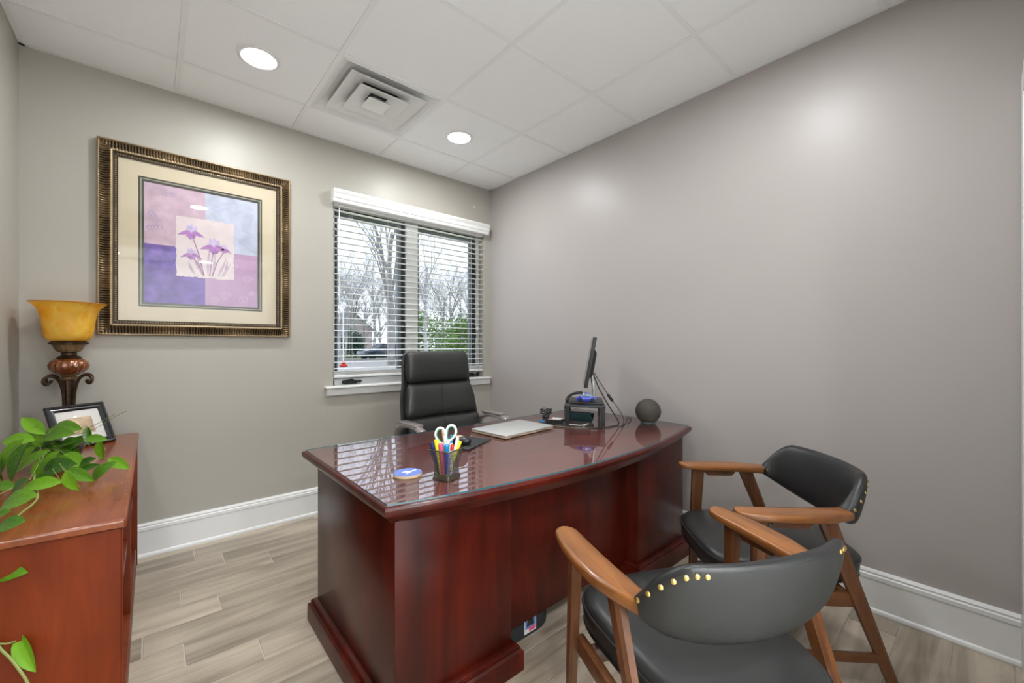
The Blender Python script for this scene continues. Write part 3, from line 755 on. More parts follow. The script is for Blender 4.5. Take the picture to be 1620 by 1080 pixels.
q = MB(); q.loft([dring(.012, .7212), dring(.012, .7265)], caps=(False, False)); q.m = [1] * len(q.f)
q.loft([dring(.0125, .7214), dring(.0125, .7215)], caps=(False, False), mi=1)
k0 = len(q.v); r_ = dring(.012, .7268); q.add(r_, [tuple(range(len(r_)))], 0)
q.build('glass_top', ['desk_glass', 'glass_edge'], desk, smooth=20)
def rring(x0, x1, y0, y1, d, z): return [(a - DO.x, c - DO.y, z) for a, c in ((x0 - d, y0 - d), (x1 + d, y0 - d), (x1 + d, y1 + d), (x0 - d, y1 + d))]
def pedestal(x0, x1, y0, y1):
    p = MB(); p.rbox((x0 - DO.x, y0 - DO.y, .085), (x1 - DO.x, y1 - DO.y, .662), .004)
    ped = p.build('pedestal', 'mahogany', desk)
    p = MB(); p.loft([rring(x0, x1, y0, y1, d, z) for d, z in ((.030, 0), (.032, .002), (.032, .066), (.030, .072), (.020, .078), (.022, .084), (.016, .092), (.004, .098), (-.02, .100))]); p.build('plinth', 'mahogany', ped, smooth=25)
    for k, (za, zb) in enumerate(((.12, .34), (.35, .49), (.50, .64))):
        dr = MB().rbox((x0 + .02 - DO.x, y1 - DO.y - .002, za), (x1 - .02 - DO.x, y1 - DO.y + .018, zb), .004).build('drawer', 'mahogany', ped)
        xm = (x0 + x1) / 2 - DO.x; zm = (za + zb) / 2; ym = y1 - DO.y + .018
        MB().tube(smoothpath([(xm - .05, ym, zm), (xm - .045, ym + .02, zm - .004), (xm + .045, ym + .02, zm - .004), (xm + .05, ym, zm)], 4), .004, 8).build('handle', 'brass', dr)
    return ped
pedestal(-1.884, -1.430, -1.955, -1.205); pedestal(-.600, -.142, -1.955, -1.205)
MB().rbox((-1.43 - DO.x, -1.890 - DO.y, .084), (-.600 - DO.x, -1.870 - DO.y, .662), .002).build('modesty_panel', 'mahogany', desk)

# footrest under the desk
fr = thing('footrest', 'black foam footrest with a product sticker under the desk', 'footrest', (-1.232, -1.702, 0))
pl = [(-.192, -.165), (.02, -.165)] + [(.02 + .13 * math.sin(a), -.165 + .13 - .13 * math.cos(a)) for a in [R(x) for x in (15, 30, 45, 60, 75, 90)]] + [(.15, .12), (-.192, .12)]
q = MB(); q.loft([[(x, y, z) for x, y in pl] for z in (0, .004, .13, .135)]); q.build('cushion', 'foam_black', fr)
q = MB()
q.box((-.055, -.1662, .012), (.010, -.1655, .105)); stk = q.build('sticker', 'plastic_white', fr)
MB().box((-.050, -.1668, .030), (.005, -.1662, .100)).build('sticker_picture', 'sticker_blue', stk)
q = MB(); q.loft([[(x, y, z) for x, z in ((-.042, .040), (-.004, .040), (-.008, .062), (-.014, .088), (-.034, .088), (-.038, .062))] for y in (-.1668, -.1673)]); q.build('sticker_product', 'foam_black', stk, smooth=0)
MB().box((-.030, -.1675, .018), (.004, -.1663, .034)).build('sticker_caption', 'plastic_pink', stk)

# ------------------------------------------------------------------ things on the desk
ZD = .7270
# coaster
co = thing('coaster', 'round cork coaster with blue and white top near the desk edge', 'coaster', (-1.745, -1.762, ZD))
MB().lathe([(.047, 0), (.049, .001), (.049, .009), (.048, .010)], 40).build('disc', 'cork', co)
MB().lathe([(.0485, .0095), (.0475, .0112)], 40).build('face', 'coaster_blue', co)
q = MB(); P = []
for k in range(30):
    a = 2 * math.pi * k / 30; rr_ = .012 + .007 * math.sin(3 * a + 1) + .004 * math.sin(5 * a)
    P.append((.004 + rr_ * 1.5 * math.cos(a), rr_ * math.sin(a)))
q.prism(P, .0105, .0116); q.build('print', 'coaster_white', co, smooth=0)
# laptop
lap = thing('laptop', 'closed silver laptop lying on the glass', 'laptop', (-.962, -1.428, ZD), R(5))
lw, ld = .37, .255
q = MB(); q.rbox((-lw / 2, -ld / 2, .002), (lw / 2, ld / 2, .011), .003, 2); q.build('base', 'gold_side', lap)
q = MB(); q.rbox((-lw / 2, -ld / 2, .0125), (lw / 2, ld / 2, .019), .0025, 2); lid = q.build('lid', 'silver', lap)
MB().tube([(-lw / 2 + .04, ld / 2 - .004, .0118), (lw / 2 - .04, ld / 2 - .004, .0118)], .004, 8).build('hinge', 'black_plastic', lap)
q = MB()
for x in (-.12, .10): q.box((x - .03, -ld / 2 - .0006, .005), (x + .03, -ld / 2 + .001, .008))
q.build('vent_slot', 'black_plastic', lap)
for x, y in ((-.16, -.1), (.16, -.1), (-.16, .1), (.16, .1)): MB().lathe([(.008, 0), (.008, .003)], 12).build('foot', 'black_plastic', lap, loc=(x, y, 0))
q = MB(); q.lathe([(.0165, .0188), (.0165, .0193), (.0145, .0193), (.0145, .0188)], 32, caps=(False, False))
for x, sl_ in ((-.004, .004), (.005, .004)): q.box((x - .001, -.010 if x > 0 else -.006, .0188), (x + .001, .006 if x > 0 else .011, .0193))
q.build('logo', 'logo_grey', lid, smooth=0)
# mouse pad and mouse
pad = MB(); pad.rbox((-.11, -.095, 0), (.11, .095, .004), .002); pad = pad.build('mouse_pad', 'black_matte', loc=(-1.325, -1.485, ZD), rot=(0, 0, R(25)))
tag(pad, 'black mouse pad on the desk behind the pen cup', 'mouse pad')
ms = thing('computer_mouse', 'black and grey computer mouse on the mouse pad', 'mouse', (-1.355, -1.515, ZD + .0042), R(20))
MB().pillow((0, 0, .017), (.062, .105, .038), .85, 24, 12).build('body', 'black_plastic', ms)
MB().pillow((0, .015, .026), (.045, .07, .026), .9, 20, 10).build('top_shell', 'gold_side', ms)
q = MB(); q.lathe([(.006, -.003), (.008, 0), (.006, .003)], 14); q.build('wheel', 'black_matte', ms, loc=(0, .034, .036), rot=(0, R(90), 0))
# pen cup
CUP = Vector((-1.655, -1.872, ZD))
cup = thing('pen_cup', 'square metal mesh pen cup full of pens and scissors', 'pen cup', CUP, R(20))
def sq(h, z, c=.006):
    P = []
    for cx_, cy_, a0 in ((h - c, h - c, 0), (-h + c, h - c, 90), (-h + c, -h + c, 180), (h - c, -h + c, 270)):
        for k in range(4):
            a = R(a0 + 30 * k); P.append((cx_ + c * math.cos(a), cy_ + c * math.sin(a), z))
    return P
cprof = [(.0345, .004), (.0325, .015), (.0315, .03), (.0330, .05), (.038, .075), (.0455, .098)]
q = MB(); q.loft([sq(h, z) for h, z in cprof], caps=(False, False)); q.build('mesh_wall', 'cup_mesh', cup)
q = MB(); q.loft([sq(.0455, .097), sq(.0478, .098), sq(.0478, .101), sq(.0455, .102)], caps=(False, False)); q.build('rim', 'mesh_metal', cup)
q = MB(); q.loft([sq(.0355, 0), sq(.0355, .005), sq(.033, .006)]); q.build('base', 'mesh_metal', cup)
CR = Matrix.Rotation(R(20), 3, 'Z')
def pen(name, label, cat, x0, y0, x1, y1, L, r_, mat, tipmat, tip=.02, shape='pen'):
    """stands in the cup from (x0,y0) at the bottom through (x1,y1) at the rim"""
    x0 *= .8; y0 *= .8; a = CR @ Vector((x0, y0, .0065 + r_ * .6)); c = CR @ Vector((x1, y1, .099)); d = (c - a).normalized()
    t_ = thing(name, label, cat, CUP + a, 0)
    up = Matrix.Translation((0, 0, 0)) @ d.to_track_quat('Z', 'Y').to_matrix().to_4x4()
    t_.rotation_euler = up.to_euler()
    q = MB(); q.lathe([(r_ * .5, 0), (r_, .008), (r_, L - tip), (r_ * .96, L - tip + .001)], 12); q.build('barrel', mat, t_)
    q = MB(); q.lathe([(r_ * 1.02, L - tip), (r_ * 1.05, L - tip + .003), (r_ * 1.0, L - .003), (r_ * .6, L)], 12); q.build('cap', tipmat, t_)
    return t_
pen('highlighter', 'lime yellow highlighter pen slanting through the mesh cup', 'highlighter', -.022, -.014, .030, -.024, .125, .0075, 'plastic_lime', 'plastic_yellow', .03)
pen('pen', 'white pen leaning right in the cup', 'pen', -.004, -.012, .022, -.020, .130, .0055, 'plastic_white', 'plastic_white')
pen('pen', 'white pen upright beside the scissors', 'pen', .010, .006, .006, .010, .132, .0050, 'plastic_white', 'plastic_white')
pen('pencil', 'tan wooden pencil at the back of the cup', 'pencil', .016, .014, .014, .022, .152, .0040, 'tan_wood', 'gold_side', .012)
pen('marker', 'yellow capped marker at the left of the cup', 'marker', -.020, .012, -.024, .020, .122, .0085, 'plastic_yellow', 'plastic_yellow', .03)
pen('marker', 'pink capped marker at the left of the cup', 'marker', -.020, .002, -.024, .004, .111, .0080, 'plastic_pink', 'plastic_pink', .03)
pen('marker', 'bright blue capped marker at the front of the cup', 'marker', -.016, -.016, -.022, -.017, .110, .0085, 'plastic_blue', 'plastic_cyan', .03)
pen('marker', 'navy capped marker at the far left of the cup', 'marker', -.022, .018, -.033, .030, .117, .0075, 'plastic_navy', 'plastic_navy', .03)
pen('pen', 'red capped pen at the front rim of the cup', 'pen', 0, -.020, -.004, -.026, .108, .0060, 'plastic_white', 'plastic_red', .02)
pen('pen', 'pen with a blue grip and clear cap at the right of the cup', 'pen', .020, .004, .032, .006, .130, .0060, 'plastic_white', 'plastic_cyan', .028)
pen('pen', 'brown metal pen at the right rear of the cup', 'pen', .012, .020, .030, .030, .122, .0055, 'gold_side', 'gold_side', .02)
sc = thing('scissors', 'scissors with white and green loop handles in the cup', 'scissors', CUP + Vector((-.006, .010, .007)), 0)
sc.rotation_euler = (R(-10), R(2), R(-38))
q = MB(); q.box((-.009, -.0015, 0), (-.001, .0005, .09)).box((.001, .0, 0), (.009, .002, .09)); q.build('blades', 'chrome', sc)
for sgn, cz in ((-1, .132), (1, .142)):
    P = []
    for k in range(26):
        a = 2 * math.pi * k / 25
        rx, rz = .0165, .027
        px = sgn * .019 + rx * math.cos(a) * (1 - .25 * math.sin(a) * -1 * .6); pz = cz + rz * math.sin(a)
        px -= sgn * .010 * max(0, -math.sin(a)) * .9
        P.append((px, 0, pz))
    h_ = MB(); h_.tube(P, .0042, 8); h_.tube(smoothpath([(sgn * .003, 0, .075), (sgn * .006, 0, .095), (sgn * .013, 0, cz - .024)], 4), .0058, 8); h_ = h_.build('handle', 'plastic_white', sc)
    P2 = [((p[0] - sgn * .019) * .80 + sgn * .019, p[1], (p[2] - cz) * .82 + cz) for p in P]
    MB().tube(P2, .0032, 8).build('grip_insert', 'plastic_green', h_)

# monitor riser, monitor and the things around it
RA = R(39.5); ux = Vector((math.cos(RA), math.sin(RA), 0)); uy = Vector((-math.sin(RA), math.cos(RA), 0))
RC = Vector((-.432, -1.480, ZD))          # riser centre
ri = thing('monitor_riser', 'black metal monitor riser on the desk', 'monitor stand', RC, RA)
MB().rbox((-.20, -.115, .104), (.20, .115, .114), .004).build('platform', 'black_plastic', ri)
for x in (-.185, .185):
    for y in (-.10, .10):
        q = MB(); q.loft([[(x + dx_ * k_, y + dy_ * k_, z) for dx_, dy_ in ((-.012, -.012), (.012, -.012), (.012, .012), (-.012, .012))] for z, k_ in ((0, .9), (.003, 1), (.10, 1.15), (.105, 1.3))]); q.build('leg', 'black_plastic', ri)
mo = thing('monitor', 'flat computer monitor seen edge-on above the riser', 'monitor', RC + Vector((0, 0, .1142)), RA)
MB().rbox((-.13, -.105, 0), (.13, .085, .010), .004).build('foot', 'black_plastic', mo)
tl = Matrix.Translation((0, -.005, .105)) @ Matrix.Rotation(R(10.5), 4, 'X')
q = MB(); q.tube(smoothpath([(0, -.05, .008), (0, -.056, .05), (0, -.052, .11), (0, -.042, .17)], 4), .011, 10); q.build('neck', 'silver', mo)
MB().rbox((-.25, -.010, 0), (.25, .010, .285), .003, mat=tl).build('panel', 'black_matte', mo)
MB().rbox((-.246, .0098, .012), (.246, .0108, .281), .0004, 1, mat=tl).build('screen', 'screen', mo)
q = MB(); q.loft([[tl @ Vector(p) for p in ((-a, y, z0), (a, y, z0), (a, y, z1), (-a, y, z1))] for a, y, z0, z1 in ((.21, -.009, .05, .22), (.19, -.026, .07, .20), (.16, -.030, .09, .18))]); q.build('rear_housing', 'black_plastic', mo, smooth=20)
# toy car on the monitor foot
tc_ = thing('toy_car', 'small glossy blue toy car on the monitor foot', 'toy car', RC - ux * .098 - uy * .012 + Vector((0, 0, .1246)), RA + R(92)); tc_.scale = (1.32, 1.32, 1.32)
def toysec(name, pts, mat):
    q = MB(); rings = []
    for x, z0, z1, w_ in pts: rings.append([(x, -w_ * .9, z0), (x, -w_, z0 + (z1 - z0) * .4), (x, -w_ * .9, z0 + (z1 - z0) * .85), (x, -w_ * .7, z1), (x, w_ * .7, z1), (x, w_ * .9, z0 + (z1 - z0) * .85), (x, w_, z0 + (z1 - z0) * .4), (x, w_ * .9, z0)])
    q.loft(rings); return q.build(name, mat, tc_)
toysec('body', [(-.044, .010, .018, .012), (-.041, .006, .022, .016), (-.02, .005, .024, .018), (.02, .005, .025, .018), (.038, .006, .023, .017), (.044, .010, .018, .012)], 'toy_blue')
toysec('cabin', [(-.026, .022, .024, .015), (-.012, .022, .037, .012), (.010, .022, .039, .012), (.026, .022, .026, .015)], 'toy_window')
MB().rbox((-.011, -.0105, .0365), (.010, .0105, .0405), .0015).build('roof', 'toy_blue', tc_)
for x in (-.026, .027):
    for y in (-.0165, .0165):
        q = MB(); q.lathe([(.005, -.003), (.0095, -.0025), (.0095, .0025), (.005, .003)], 14); q.build('wheel', 'tyre', tc_, loc=(x, y, .0095), rot=(R(90), 0, 0))
# things under and beside the riser
q = MB(); q.rbox((-.09, -.06, 0), (.09, .06, .006), .001); bk = thing('tablet_stand', 'dark teal folded stand leaning under the riser', 'stand', RC - ux * .06 + uy * .03 + Vector((0, 0, .0)), RA + R(75))
MB().rbox((-.075, -.004, 0), (.075, .004, .075), .002, mat=Matrix.Translation((0, 0, .003)) @ Matrix.Rotation(R(-34), 4, 'X')).build('back_plate', 'book_teal', bk)
MB().rbox((-.075, -.004, 0), (.075, .004, .060), .002, mat=Matrix.Translation((0, -.02, .006)) @ Matrix.Rotation(R(52), 4, 'X')).build('front_plate', 'book_teal', bk)
ph = thing('desk_calculator', 'small dark keypad calculator with pale keys beside the riser', 'calculator', RC - ux * .10 + uy * .165 + Vector((0, 0, 0)), RA + R(80))
q = MB(); q.loft([[(x, -.065, 0), (x, .065, 0), (x, .065, .024), (x, -.065, .012)] for x in (-.045, .045)]); q.build('body', 'black_plastic', ph)
for i in range(4):
    for j in range(5):
        z0 = .012 + (.012) * ((-.055 + j * .018 + .065) / .13)
        MB().rbox((-.036 + i * .019, -.056 + j * .017, z0 + .0008), (-.022 + i * .019, -.044 + j * .017, z0 + .005), .001, 1).build('key', 'plastic_red' if i == 3 and j in (3, 4) else 'plastic_white', ph)
MB().box((-.036, .038, .0225), (.036, .058, .0246)).build('display', 'logo_grey', ph)
us = thing('usb_plug', 'cable end with a bright blue plug beside the laptop', 'cable', RC - ux * .13 + uy * .235, RA + R(60))
MB().rbox((-.005, -.006, .003), (.030, .006, .011), .002).build('plug', 'plastic_cyan', us)
MB().tube(smoothpath([(-.005, 0, .006), (-.03, -.004, .0035), (-.08, .01, .0035), (-.16, .0, .0035), (-.24, -.03, .0035)], 5), .003, 8).build('cord', 'cable', us)
def cable(name, label, pts, r_=.0026, mat='cable'):
    q = MB(); q.tube(smoothpath(pts, 7), r_, 7); return tag(q.build(name, mat), label, 'cable')
def rl(a, c, z): return RC + ux * a + uy * c + Vector((0, 0, z))
cable('monitor_cable', 'thick black cable looping down behind the monitor to the desk', [rl(-.05, -.045, .30), rl(-.06, -.085, .20), rl(-.09, -.135, .11), rl(-.12, -.185, .03), rl(-.15, -.185, .004), rl(-.22, -.125, .004), rl(-.26, -.05, .004), rl(-.26, .06, .004), rl(-.24, .14, .004)], .0036)
cc = thing('charger_cable', 'thin black cable with a ferrite lump behind the monitor', 'cable', (0, 0, 0))
MB().tube(smoothpath([rl(-.03, -.05, .30), rl(-.03, -.10, .22), rl(-.03, -.15, .145), rl(-.03, -.19, .09), rl(-.04, -.225, .03), rl(-.10, -.22, .004), rl(-.2, -.20, .004)], 7), .0022, 7).build('cord', 'cable', cc)
MB().tube([rl(-.03, -.135, .165), rl(-.03, -.139, .160), rl(-.03, -.163, .125), rl(-.03, -.167, .120)], [.004, .009, .009, .004], 10).build('ferrite', 'black_plastic', cc)
cable('loose_wire', 'thin wire with a kinked loop lying right of the riser', [rl(-.19, -.19, .0025), rl(-.12, -.225, .0025), rl(-.02, -.245, .0025), rl(.08, -.258, .0025), rl(.10, -.272, .0025), rl(.07, -.285, .0025), rl(.0, -.27, .0025), rl(-.08, -.25, .0025), rl(-.2, -.235, .0025)], .0018)
cable('tan_cable', 'tan cable running flat in front of the riser to the laptop', [rl(-.24, -.10, .003), rl(-.27, .02, .003), rl(-.25, .13, .003), rl(-.21, .19, .003), rl(-.20, .24, .003)], .0030, 'cable_tan')
cable('white_cable', 'short pale cable lying on the desk under the riser', [rl(-.10, .14, .003), rl(-.17, .08, .003), rl(-.19, .02, .003), rl(-.13, -.02, .003)], .0022, 'paper')
kb = thing('cable_hub', 'tangle of black cables and a small hub left of the riser', 'cable hub', RC + uy * .24 + ux * .06, RA)
MB().rbox((-.045, -.02, .0), (.045, .02, .02), .005).build('hub', 'black_plastic', kb)
rgn = random.Random(5); q = MB()
for k in range(5):
    q.tube(smoothpath([(.04 * math.cos(a + k) + rgn.uniform(-.01, .01), .035 * math.sin(a + k), .026 + .006 * k + .004 * math.sin(3 * a)) for a in [i * .7 for i in range(10)]], 4), .003, 6)
q.build('coiled_cord', 'cable', kb)
MB().tube(smoothpath([(-.02, -.19, .116), (-.02, -.155, .135), (-.02, -.115, .15), (-.02, -.09, .155)], 5), [.007] * 16, 8, sq=[.6] * 16)
arc = thing('headset', 'black curved headset band lying over the riser edge', 'headset', RC + Vector((0, 0, .1145)), RA)
q = MB(); q.tube(smoothpath([(-.03, .110, .006), (-.03, .095, .028), (-.03, .065, .048), (-.03, .025, .055), (-.03, .012, .05)], 5), .006, 8, sq=[1.4] * 21); q.build('band', 'black_plastic', arc)
q = MB(); q.pillow((-.03, .103, .012), (.045, .02, .022), .8, 16, 8); q.build('ear_cup', 'black_matte', arc)
# smart speaker
sp = thing('ball_speaker', 'charcoal fabric ball speaker at the right end of the desk', 'speaker', (-.225, -1.785, ZD))
prof = [(.040, .0), (.044, .002)]
for k in range(1, 25):
    a = -math.pi / 2 + math.pi * k / 25
    z = .069 + .072 * math.sin(a); r_ = .072 * math.cos(a)
    if z > .004: prof.append((r_, z))
prof.append((.001, .141))
MB().lathe(prof[2:], 40).build('ball', 'fabric_charcoal', sp)
MB().lathe([(.040, 0), (.043, .002), (.0425, .0085), (.038, .009)], 40).build('light_ring', 'grille_ring', sp)

# ------------------------------------------------------------------ office chair
OC = Vector((-.945, -.70, 0))
oc = thing('office_chair', 'black leather executive office chair behind the desk', 'office chair', OC, R(0))
# local: back towards +y, seat front towards -y (chair faces the desk)
def backseg(zc, h, w0, w1, y0, y1, th, name):
    """padded segment: trapezoid front view, superellipse section"""
    q = MB(); rings = []; nz_ = 14
    for i in range(nz_ + 1):
        t_ = i / nz_; z = zc - h / 2 + h * t_; e_ = (1 - abs(2 * t_ - 1) ** 3.4) ** .42
        e_ = max(e_, .03)
        hw_ = (w0 + (w1 - w0) * t_) / 2 * (1 - .10 * (1 - e_)); y = y0 + (y1 - y0) * t_
        ring = []
        for k in range(32):
            a = 2 * math.pi * k / 32
            cx_ = math.copysign(abs(math.cos(a)) ** .38, math.cos(a)); sy_ = math.copysign(abs(math.sin(a)) ** .75, math.sin(a))
            curve = .035 * (cx_ ** 2)           # wraps forward at the sides
            ring.append((hw_ * cx_, y - curve + th / 2 * sy_ * e_, z))
        rings.append(ring)
    q.loft(rings); return q.build(name, 'office_leather', oc, smooth=60)
backseg(1.036, .212, .490, .475, .095, .115, .115, 'headrest')
backseg(.822, .226, .560, .490, .040, .085, .105, 'upper_back')
backseg(.605, .226, .545, .575, .000, .035, .105, 'lower_back')
q = MB(); rings = []
for z, y, w_ in ((.44, .02, .44), (.55, .045, .53), (.70, .075, .575), (.83, .105, .56), (.92, .128, .515), (1.05, .150, .495), (1.12, .152, .475), (1.136, .148, .44)):
    rings.append([(s_ * w_ / 2 * x_, y + yy - .03 * x_ ** 2, z) for s_, x_, yy in ((-1, 1, -.035), (-1, 1, 0), (-1, .8, .022), (-1, .4, .03), (1, 0, .03), (1, .4, .03), (1, .8, .022), (1, 1, 0), (1, 1, -.035), (1, .5, -.03), (-1, .5, -.03))])
q.loft(rings); q.build('back_shell', 'black_plastic', oc)
for x0, z0, y0, x1, z1, y1 in ((0, .725, -.022, 0, .918, .022), (0, .52, -.062, 0, .70, -.03)):
    MB().tube([(x0, y0 + .0035, z0), ((x0 + x1) / 2, (y0 + y1) / 2 + .002, (z0 + z1) / 2), (x1, y1 + .0035, z1)], .0025, 6).build('seam', 'black_matte', oc)
MB().pillow((0, -.20, .455), (.53, .52, .13), .45, 32, 14).build('seat', 'office_leather', oc)
for sx in (-1, 1):
    x = sx * .315
    q = MB(); q.tube(smoothpath([(x * .98, .03, .62), (x, -.01, .672), (x, -.10, .700), (x, -.20, .702), (x, -.29, .680), (x, -.33, .63)], 6), [.030] * 30 + [.022], 12, sq=[.6] * 31)
    arm = q.build('armrest', 'arm_plastic', oc)
    q = MB(); q.tube(smoothpath([(x, -.33, .625), (x, -.30, .55), (x * .96, -.22, .47), (x * .8, -.15, .40)], 6), .017, 10); q.build('arm_support', 'black_plastic', arm)
    q = MB(); q.rbox((x - .029, -.25, .706), (x + .029, -.03, .722), .007); q.build('arm_pad', 'arm_plastic', arm)
MB().lathe([(.028, .10), (.028, .26), (.018, .262), (.018, .37), (.10, .375), (.10, .395)], 20, (0, -.14, 0)).build('gas_lift', 'black_plastic', oc)
for k in range(5):
    a = R(90 + 72 * k); c_ = Vector((0, -.14, 0)); d_ = Vector((math.cos(a), math.sin(a), 0))
    lg = MB().tube([c_ + d_ * .02 + Vector((0, 0, .115)), c_ + d_ * .16 + Vector((0, 0, .10)), c_ + d_ * .30 + Vector((0, 0, .075))], [.026, .022, .016], 10).build('base_leg', 'black_plastic', oc)
    q = MB(); q.lathe([(.02, -.022), (.027, -.02), (.027, -.006), (.015, -.005), (.015, .005), (.027, .006), (.027, .02), (.02, .022)], 16); p_ = c_ + d_ * .30
    q.tube([(0, .034, 0), (0, .050, 0)], .006, 6)
    q.build('caster', 'black_matte', lg, loc=(p_.x, p_.y, .0275), rot=(R(90), 0, a))

# ------------------------------------------------------------------ armchairs
def interp(tab, t_):
    for (a, va), (c, vc) in zip(tab, tab[1:]):
        if t_ <= c:
            f_ = (t_ - a) / (c - a); f_ = f_ * f_ * (3 - 2 * f_) if len(tab) > 2 else f_
            return va + (vc - va) * f_
    return tab[-1][1]
def sell(n_, e_):
    return [(math.copysign(abs(math.cos(2 * math.pi * k / n_)) ** e_, math.cos(2 * math.pi * k / n_)), math.copysign(abs(math.sin(2 * math.pi * k / n_)) ** e_, math.sin(2 * math.pi * k / n_))) for k in range(n_)]
def armchair(label, loc, rz):
    ch = thing('armchair', label, 'armchair', loc, rz, 'wooden armchairs with black seats')
    # seat: rounded pad on a plywood pan, narrower at the back
    def seat_ring(k_, z):
        P = []
        for k in range(48):
            a = 2 * math.pi * k / 48; c_ = math.copysign(abs(math.cos(a)) ** .55, math.cos(a)); s_ = math.copysign(abs(math.sin(a)) ** .55, math.sin(a))
            y = .026 + .270 * s_; hw_ = .222 + .022 * (y / .26)
            P.append((hw_ * c_ * k_, (y - .026) * (k_ if k_ < 1 else 1) + .026, z))
        return P
    q = MB(); q.loft([seat_ring(k_, z) for k_, z in ((.93, .393), (.97, .396), (.985, .402), (1.0, .425), (1.0, .445), (.985, .458), (.95, .466), (.85, .473), (.65, .478), (.35, .480), (.08, .480))])
    st = q.build('seat', 'leather_seat', ch, smooth=70)
    q = MB(); P = seat_ring(1.0, .449); P.append(P[0]); P.append(P[1]); q.tube(P, .0042, 6); q.build('piping', 'leather', st)
    q = MB(); P = seat_ring(.985, .399); P.append(P[0]); P.append(P[1]); q.tube(P, .0035, 6); q.build('piping', 'leather', st)
    # back: curved upholstered band running from arm end to arm end
    half = [(.240, -.094), (.235, -.111), (.223, -.128), (.203, -.143), (.176, -.155), (.144, -.165), (.109, -.173), (.073, -.1785), (.037, -.1815), (0, -.183)]
    plan = [Vector((x, y, 0)) for x, y in half] + [Vector((-x, y, 0)) for x, y in reversed(half[:-1])]
    P = smoothpath(plan, 6); n_ = len(P); rings = []; tops = []
    sec = sell(20, .72)
    for i, p in enumerate(P):
        t_ = abs(2 * i / (n_ - 1) - 1)          # 1 at arm ends, 0 in the middle
        e_ = min(1, max(0, (1 - t_) / .46)); e_ = (e_ * e_ * (3 - 2 * e_)) * .6 + .4 * (1 - (1 - e_) ** 1.6); zt = .655 + .100 * e_ + .006 * (1 - t_ * t_)
        zb = .622 - .056 * (1 - t_ * t_)
        th = interp([(0, .046), (.7, .044), (1, .046)], t_)
        d = (P[min(i + 1, n_ - 1)] - P[max(i - 1, 0)]).normalized(); nn = Vector((-d.y, d.x, 0))
        if nn.dot(Vector((0, -.02, 0)) - p) > 0: nn = -nn      # outward
        lean = .050 * (1 - t_ ** 4)
        ring = []
        for a, c in sec:
            z = (zt + zb) / 2 + (zt - zb) / 2 * c
            fz = (z - .60) / .18
            ring.append(p + nn * (th / 2 * a + lean * fz) + Vector((0, 0, z)))
        rings.append(ring); tops.append((p + nn * (th / 2 * 1.0 + lean * (zt - .02 - .60) / .18), nn, zt, zb, th, lean))
    q = MB(); q.loft(rings)
    for k in range(len(q.f)):                      # smooth vinyl in front, grained cloth-backed vinyl outside
        j = k % 20
        if k < 20 * (n_ - 1) and (j >= 17 or j <= 2): q.m[k] = 1
    bk_ = q.build('backrest', ['leather', 'vinyl_back'], ch, smooth=70)
    nm = MB(); nm.lathe([(.0058, 0), (.0052, .0018), (.003, .0032), (.0005, .0037)], 10); nm = nm.mesh('nail', 'brass')
    arcs = [0]
    for i in range(1, n_): arcs.append(arcs[-1] + (P[i] - P[i - 1]).length)
    for sd in (0, 1):
        for k in range(7):
            s_ = .015 + .0165 * k
            i = max(i_ for i_ in range(n_ - 1) if arcs[i_] <= s_); f_ = (s_ - arcs[i]) / (arcs[i + 1] - arcs[i]); j = i + 1
            if sd: i, j = n_ - 1 - i, n_ - 1 - j
            p, nn, zt, zb, th, lean = [a_ + (c_ - a_) * f_ for a_, c_ in zip(tops[i], tops[j])]; pp = P[i].lerp(P[j], f_)
            z = zt - .017
            cz = (z - (zt + zb) / 2) / ((zt - zb) / 2); ca = max(0, 1 - abs(cz) ** (1 / .72 * 1)) ** .72 if abs(cz) < 1 else 0
            ca = (max(0, 1 - abs(cz) ** (2 / .72))) ** (.72 / 2)
            pos = pp + nn * (th / 2 * ca + lean * (z - .60) / .18 - .0005) + Vector((0, 0, z))
            o = link('nail', nm, bk_, pos); o.rotation_euler = (nn + Vector((0, 0, .25))).to_track_quat('Z', 'Y').to_euler()
    for sx in (-1, 1):
        # arm: flat paddle, rounded tip, sweeping inwards into the back
        st_ = [(.262, .252, .012, .012), (.2635, .246, .025, .019), (.265, .234, .0320, .024), (.267, .205, .0360, .027), (.270, .15, .0395, .029), (.271, .08, .0415, .030), (.267, .01, .0405, .031), (.257, -.045, .0350, .032), (.2485, -.080, .0275, .033), (.2395, -.112, .0225, .034)]
        rings = []; sec2 = sell(24, .5)
        for i, (x, y, hw_, th) in enumerate(st_):
            x0, y0 = st_[max(i - 1, 0)][:2]; x1, y1 = st_[min(i + 1, len(st_) - 1)][:2]
            d = Vector((x1 - x0, y1 - y0, 0)).normalized(); nn = Vector((-d.y, d.x, 0))
            rings.append([Vector((sx * (x + nn.x * hw_ * a), y + nn.y * hw_ * a, .656 - .0155 - (0 if i > 1 else 0) + th / 2 * c - (th - .031) * .5)) for a, c in sec2])
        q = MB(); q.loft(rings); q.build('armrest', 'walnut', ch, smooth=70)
        def leg(top, bot, wt, wb, name='leg'):
            q = MB(); rings = []
            for (x, y, z), (wx, wy) in ((top, wt), (bot, wb)):
                c_ = .22; rings.append([(sx * x + dx_ * wx, y + dy_ * wy, z) for dx_, dy_ in ((-.5, -.5 + c_), (-.5 + c_, -.5), (.5 - c_, -.5), (.5, -.5 + c_), (.5, .5 - c_), (.5 - c_, .5), (-.5 + c_, .5), (-.5, .5 - c_))])
            q.loft(rings); return q.build(name, 'walnut_leg', ch, smooth=30)
        FT, FB, RT, RB = (.264, .172, .630), (.272, .200, 0), (.262, -.030, .630), (.262, -.275, 0)
        leg(FT, FB, (.030, .050), (.020, .026)); leg(RT, RB, (.030, .055), (.020, .027))
